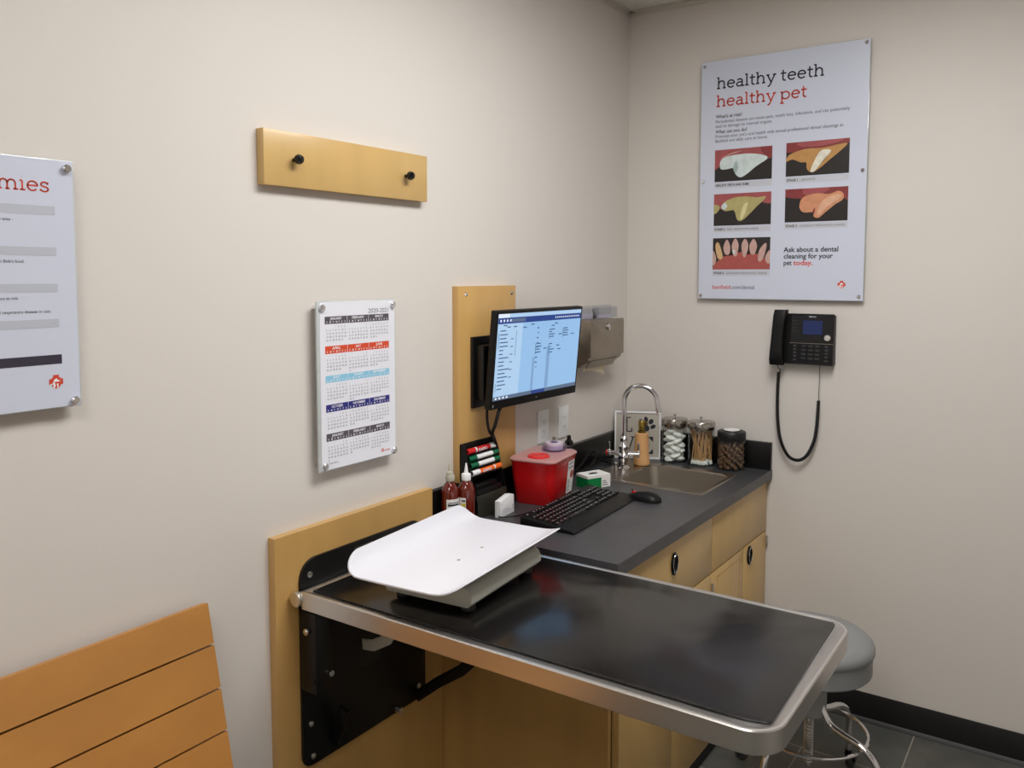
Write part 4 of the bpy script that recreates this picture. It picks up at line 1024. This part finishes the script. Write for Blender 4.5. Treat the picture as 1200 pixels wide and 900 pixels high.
# marker rack
rx0, rx1, ry0, ry1 = .024, .118, -1.140, -1.000
rc = thing('marker_rack', 'black sloped desk organiser against the wall holding four markers', 'organiser', (.06, -1.07, WZ))
RY0, RY1 = -1.160, -1.000
sidep = [(.024, WZ), (.090, WZ), (.090, .925), (.060, 1.025), (.044, 1.094), (.024, 1.097)]
for y in (RY0, RY1-.003):
    mb = MB(); mb.prism(sidep, .003, (0, y, 0), (1, 0, 0), (0, 0, 1), (0, 1, 0)); mb.build('side_panel', m_blkplas, rc)
mb = MB(); mb.box((.024, RY0, WZ), (.027, RY1, 1.097)); mb.build('back_panel', m_blkplas, rc)
mk = [(.046, 1.0745), (.051, 1.053), (.057, 1.033), (.063, 1.011)]
for x, z in mk:
    mb = MB(); mb.prism([(.027, z-.0145), (x+.002, z-.0105), (x+.011, z-.007), (x+.011, z-.009), (x+.002, z-.013), (.027, z-.0165)], RY1-RY0-.006, (0, RY0+.003, 0), (1, 0, 0), (0, 0, 1), (0, 1, 0)); mb.build('shelf', m_blkplas, rc)
mb = MB(); mb.box((.083, RY0+.003, WZ+.002), (.086, RY1-.003, .940)); mb.box((.027, RY0+.003, .940), (.086, RY1-.003, .943)); mb.build('lower_tray', mat('rack_mesh', (48, 46, 38), .5, noise=.3, nscale=(300, 300, 300)), rc)
mb = MB(); mb.box((.032, RY0+.01, .9435), (.080, RY1-.02, .960), bev=.002); mb.box((.032, RY0+.02, .9602), (.070, RY1-.03, .974), bev=.002); tag(mb.build('small_black_case', m_blkplas), 'flat black case lying in the lower tray of marker rack', 'case')
specs = [('red', m_mred, m_mred, m_mred, 'red marker with white rings on the top shelf of rack'), ('green', m_white, m_dgreen, m_dgreen, 'upper of the two white markers with green caps'),
         ('green', m_white, m_dgreen, m_dgreen, 'lower of the two white markers with green caps'), ('orange', m_mor, m_white, m_mor, 'orange marker with white cap on the lowest rack shelf')]
for (x, z), (nm, bm1, cm, em, lb) in zip(mk, specs):
    y0, y1 = RY0+.006, RY1-.005
    t = thing('marker', lb, 'marker', (x, y0, z), 0, 'markers in the black rack')
    r = .0092
    mb = MB(); mb.cyl((x, y0+.035, z), (x, y1-.030, z), r*.93, mi=0, bev=.0004)
    if nm == 'red': mb.cyl((x, y0+.036, z), (x, y0+.044, z), r*.96, mi=1); mb.cyl((x, y1-.036, z), (x, y1-.030, z), r*.96, mi=1)
    if nm == 'orange': mb.cyl((x, y1-.040, z), (x, y1-.034, z), r*.96, mi=1)
    mb.build('barrel', [bm1, m_white], t)
    mb = MB(); mb.lathe([(r*.72, .006), (r*.75, 0), (r*.95, 0), (r, .001), (r, .036), (r*.8, .037)], (x, y0, z), axis='y', n=22); 
    cp = mb.build('cap', cm, t)
    if nm != 'red': mb = MB(); mb.cyl((x, y0+.001, z), (x, y0+.008, z), r*.70); mb.build('cap_recess', m_rubber if nm == 'orange' else m_blkplas, cp)
    mb = MB(); mb.cyl((x, y1-.030, z), (x, y1, z), r, bev=.0008); mb.build('end_plug', em if nm != 'red' else m_white, t)
    if nm in ('red', 'orange'):
        PLk = plane((x+r*.95, 0, z), (0, 1, 0), V(-.15, 0, 1).normalized(), (1, 0, 0), .0006)
        mb = MB(); put(mb, PLk, y0+.048, -.003, 'EXPO', .0115, 0, bold=.02, width=.044); mb.build('print', m_white, t)

# soap dispenser
c = V(.1745, -.212, WZ+.003)
t = thing('soap_dispenser', 'tan soap dispenser with brass pump behind the sink', 'soap dispenser', (c.x, c.y, WZ+.003))
mb = MB(); mb.lathe([(.028, 0), (.0315, .003), (.032, .012), (.0305, .024), (.0275, .05), (.0270, .110), (.0258, .120), (.021, .124), (.012, .125)], c, n=32); mb.build('body', m_soap, t)
mb = MB(); mb.lathe([(.0155, .124), (.0155, .134), (.012, .136), (.0115, .140), (.0135, .141), (.0135, .170), (.012, .172), (0, .172)], c, n=24)
mb.box((c.x-.006, c.y-.005, c.z+.156), (c.x+.024, c.y+.005, c.z+.166), bev=.002); mb.build('pump', m_gold, t)
# love sign
BL, BR = V(.024, -.148, WZ), V(.190, -.073, WZ)
su = (BR-BL).normalized(); sn = su.cross(V(0, 0, 1)); w_, h_ = (BR-BL).length, .189
t = thing('love_sign', 'small taupe LOVE sign with pawprint and white frame behind faucet', 'sign', (BL+BR)/2)
lean = math.radians(3); sv = (V(0, 0, 1)*math.cos(lean)-sn*math.sin(lean)).normalized(); sn2 = su.cross(sv)
if sn2.y > 0: sn2 = -sn2
mb = MB(); mb.prism([(0.004, .004), (w_-.004, .004), (w_-.004, h_-.004), (.004, h_-.004)], .006, BL-sn2*.004, su, sv, sn2); mb.build('panel', m_taupe, t)
mb = MB()
for a in (((0, 0), (w_, .006)), ((0, h_-.006), (w_, h_)), ((0, .006), (.006, h_-.006)), ((w_-.006, .006), (w_, h_-.006))):
    mb.prism([(a[0][0], a[0][1]), (a[1][0], a[0][1]), (a[1][0], a[1][1]), (a[0][0], a[1][1])], .012, BL-sn2*.005, su, sv, sn2)
mb.build('frame', m_white, t)
PLl = plane(BL+sn2*.002, su, sv, sn2, .0005)
mb = MB()
def st(a, b, tk):
    dx, dy = b[0]-a[0], b[1]-a[1]; l = math.hypot(dx, dy); nx, ny = -dy/l*tk/2, dx/l*tk/2
    mb.faces2d([(a[0]+nx, a[1]+ny), (a[0]-nx, a[1]-ny), (b[0]-nx, b[1]-ny), (b[0]+nx, b[1]+ny)], [(0, 1, 2, 3)], PLl(0), 0)
# L
st((.045, .108), (.045, .164), .012); st((.028, .164), (.064, .164), .004); st((.028, .108), (.070, .108), .004); st((.068, .106), (.068, .122), .005)
# V
st((.032, .086), (.052, .022), .013); st((.074, .086), (.054, .022), .005); st((.022, .086), (.044, .086), .004); st((.064, .086), (.084, .086), .004)
# E
st((.118, .022), (.118, .086), .013); st((.106, .086), (.152, .086), .005); st((.106, .022), (.152, .022), .005); st((.118, .054), (.138, .054), .004)
mb.faces2d([(.134, .0885), (.153, .0885), (.153, .067)], [(0, 1, 2)], PLl(0)); mb.faces2d([(.134, .0195), (.153, .0195), (.153, .041)], [(0, 1, 2)], PLl(0))
for x, y, a_, b_, r_ in ((.124, .157, .008, .012, .1), (.144, .149, .009, .0115, -.6), (.152, .129, .0115, .008, .5), (.105, .149, .008, .011, .5)): disc(mb, PLl, x, y, a_, b_, 0, rot=r_)
disc(mb, PLl, .124, .123, .015, .013, 0, rot=-.5); mb.build('lettering', m_ink, t)

# ---------------- jars
def jar(name, label, x, y, r, h, zl):
    c = V(x, y, WZ); t = thing(name, label, 'jar', c)
    mb = MB(); mb.lathe([(0, .003), (r-.006, .003), (r-.001, 0), (r, .004), (r, h-.010), (r-.003, h-.004), (r-.003, h), (r-.0045, h), (r-.0045, h-.005), (r-.0016, h-.011), (r-.0016, .006), (r-.006, .0045), (0, .0045)], c, n=40); mb.build('glass', m_glass, t)
    return t, c
t, c = jar('glass_jar', 'glass jar of white cotton pads with steel lid, beside the soap', .251, -.076, .0485, .148, 0)
mb = MB(); mb.lathe([(.0445, .140), (.0505, .141), (.0515, .144), (.0515, .166), (.049, .172), (.02, .176), (.0, .177)], c, n=40); ld = mb.build('lid', m_jarlid, t)
mb = MB(); mb.lathe([(.003, .176), (.003, .181), (.0065, .184), (.0065, .188), (.003, .191), (0, .191)], c, n=20); mb.build('knob', m_chrome, ld)
rnd = random.Random(5)
proto = None; pads = []
for layer in range(9):
    for k in range(3):
        a = 2*PI*k/3+layer*1.1; rr_ = .0215
        p = c+V(rr_*math.cos(a), rr_*math.sin(a), .014+layer*.0142)
        if proto is None:
            mb = MB()
            ring = [[], [], [], [], []]
            mb.sphere((0, 0, 0), .0225, (1, 1, .42), sub=3, jit=.03); proto = mb.build('cotton_pad', m_cotton); o = proto
        else: o = proto.copy(); COL.objects.link(o)
        o.location = p; o.rotation_euler = (rnd.uniform(-.35, .35), rnd.uniform(-.35, .35), rnd.uniform(0, 3))
        tag(o, 'white cotton pad piled inside the steel-lidded jar nearest the soap', 'cotton pad', 'cotton pads in the glass jar')
t, c = jar('glass_jar', 'glass jar of wooden cotton swabs with steel lid, middle jar', .364, -.082, .0500, .150, 0)
mb = MB(); mb.lathe([(.0450, .142), (.0520, .143), (.0530, .146), (.0530, .166), (.050, .172), (.02, .176), (.0, .177)], c, n=40); ld = mb.build('lid', m_jarlid, t)
mb = MB(); mb.lathe([(.003, .176), (.003, .181), (.0065, .184), (.0065, .188), (.003, .191), (0, .191)], c, n=20); mb.build('knob', m_chrome, ld)
proto = None
for k in range(64):
    if proto is None:
        mb = MB(); mb.cyl((0, 0, .010), (0, 0, .138), .00125, n=8, mi=0); mb.lathe([(0, 0), (.0022, .002), (.0029, .007), (.0026, .013), (.0014, .017)], (0, 0, 0), n=10, mi=1)
        proto = mb.build('cotton_swab', [m_stick, m_cotton]); o = proto
    else: o = proto.copy(); COL.objects.link(o)
    a = rnd.uniform(0, 2*PI); r0 = .042*math.sqrt(rnd.random()); b = V(c.x+r0*math.cos(a), c.y+r0*math.sin(a), WZ+.006)
    a2 = a+PI+rnd.uniform(-.9, .9); a2 = a+rnd.uniform(-1.1, 1.1); r2 = rnd.uniform(.016, .043); e = V(c.x+r2*math.cos(a2), c.y+r2*math.sin(a2), 0)
    if k % 4 == 0: e = V(c.x-.036, c.y-.01+rnd.uniform(-.012, .012), 0); b = V(c.x+rnd.uniform(.0, .038), c.y+rnd.uniform(-.024, .0), WZ+.006)
    hd = math.hypot(e.x-b.x, e.y-b.y); e.z = b.z+math.sqrt(max(.137**2-hd*hd, .01))
    o.location = b; o.rotation_euler = (e-b).to_track_quat('Z', 'Y').to_euler()
    tag(o, 'thin wooden cotton swab with white tip inside the middle jar', 'cotton swab', 'cotton swabs in the middle jar')
t, c = jar('treat_jar', 'squat glass jar of brown treats with black lid, rightmost jar', .483, -.078, .0520, .120, 0)
mb = MB(); mb.lathe([(.046, .110), (.0500, .111), (.0510, .115), (.0530, .118), (.0530, .142), (.050, .146), (.034, .147), (.032, .150), (0, .151)], c, n=40); mb.build('lid', mat('black_rubber_lid', (16, 16, 17), .45), t)
mb = MB(); mb.lathe([(.030, .1502), (.030, .1512), (0, .1518)], c, n=32); mb.build('lid_label', m_label, t)
proto = []
for k in range(110):
    if len(proto) < 4:
        mb = MB(); mb.sphere((0, 0, 0), .0092, (1, rnd.uniform(.6, 1), rnd.uniform(.5, .8)), sub=2, jit=.12); o = mb.build('pet_treat', m_treat); proto.append(o)
    else: o = proto[k % 4].copy(); COL.objects.link(o)
    lay, q = divmod(k, 11)
    a = 2*PI*q/8+lay*.5 if q < 8 else 2*PI*(q-8)/3+lay; rad = .041 if q < 8 else .014
    o.location = c+V(rad*math.cos(a), rad*math.sin(a), .012+lay*.0092+rnd.uniform(-.001, .001)); o.rotation_euler = (rnd.uniform(0, 3), rnd.uniform(0, 3), 0)
    tag(o, 'small brown pet treat inside the black-lidded jar', 'pet treat', 'pet treats in the black-lidded jar')
# cables behind the faucet
mb = MB()
mb.tube([(.03, -.62, .885), (.045, -.55, .884), (.05, -.47, .905), (.04, -.40, .93), (.045, -.33, .905), (.07, -.28, .882), (.055, -.24, .882), (.035, -.30, .885), (.035, -.42, .884)], .0035, 8, smooth_pts=6)
mb.tube([(.028, -.50, .880), (.06, -.45, .884), (.062, -.38, .915), (.035, -.34, .935), (.032, -.42, .90), (.05, -.52, .882), (.035, -.6, .881)], .003, 8, smooth_pts=6)
tag(mb.build('power_cable', m_blkplas), 'tangled black cable lying against the black upstand behind the sink', 'cable')
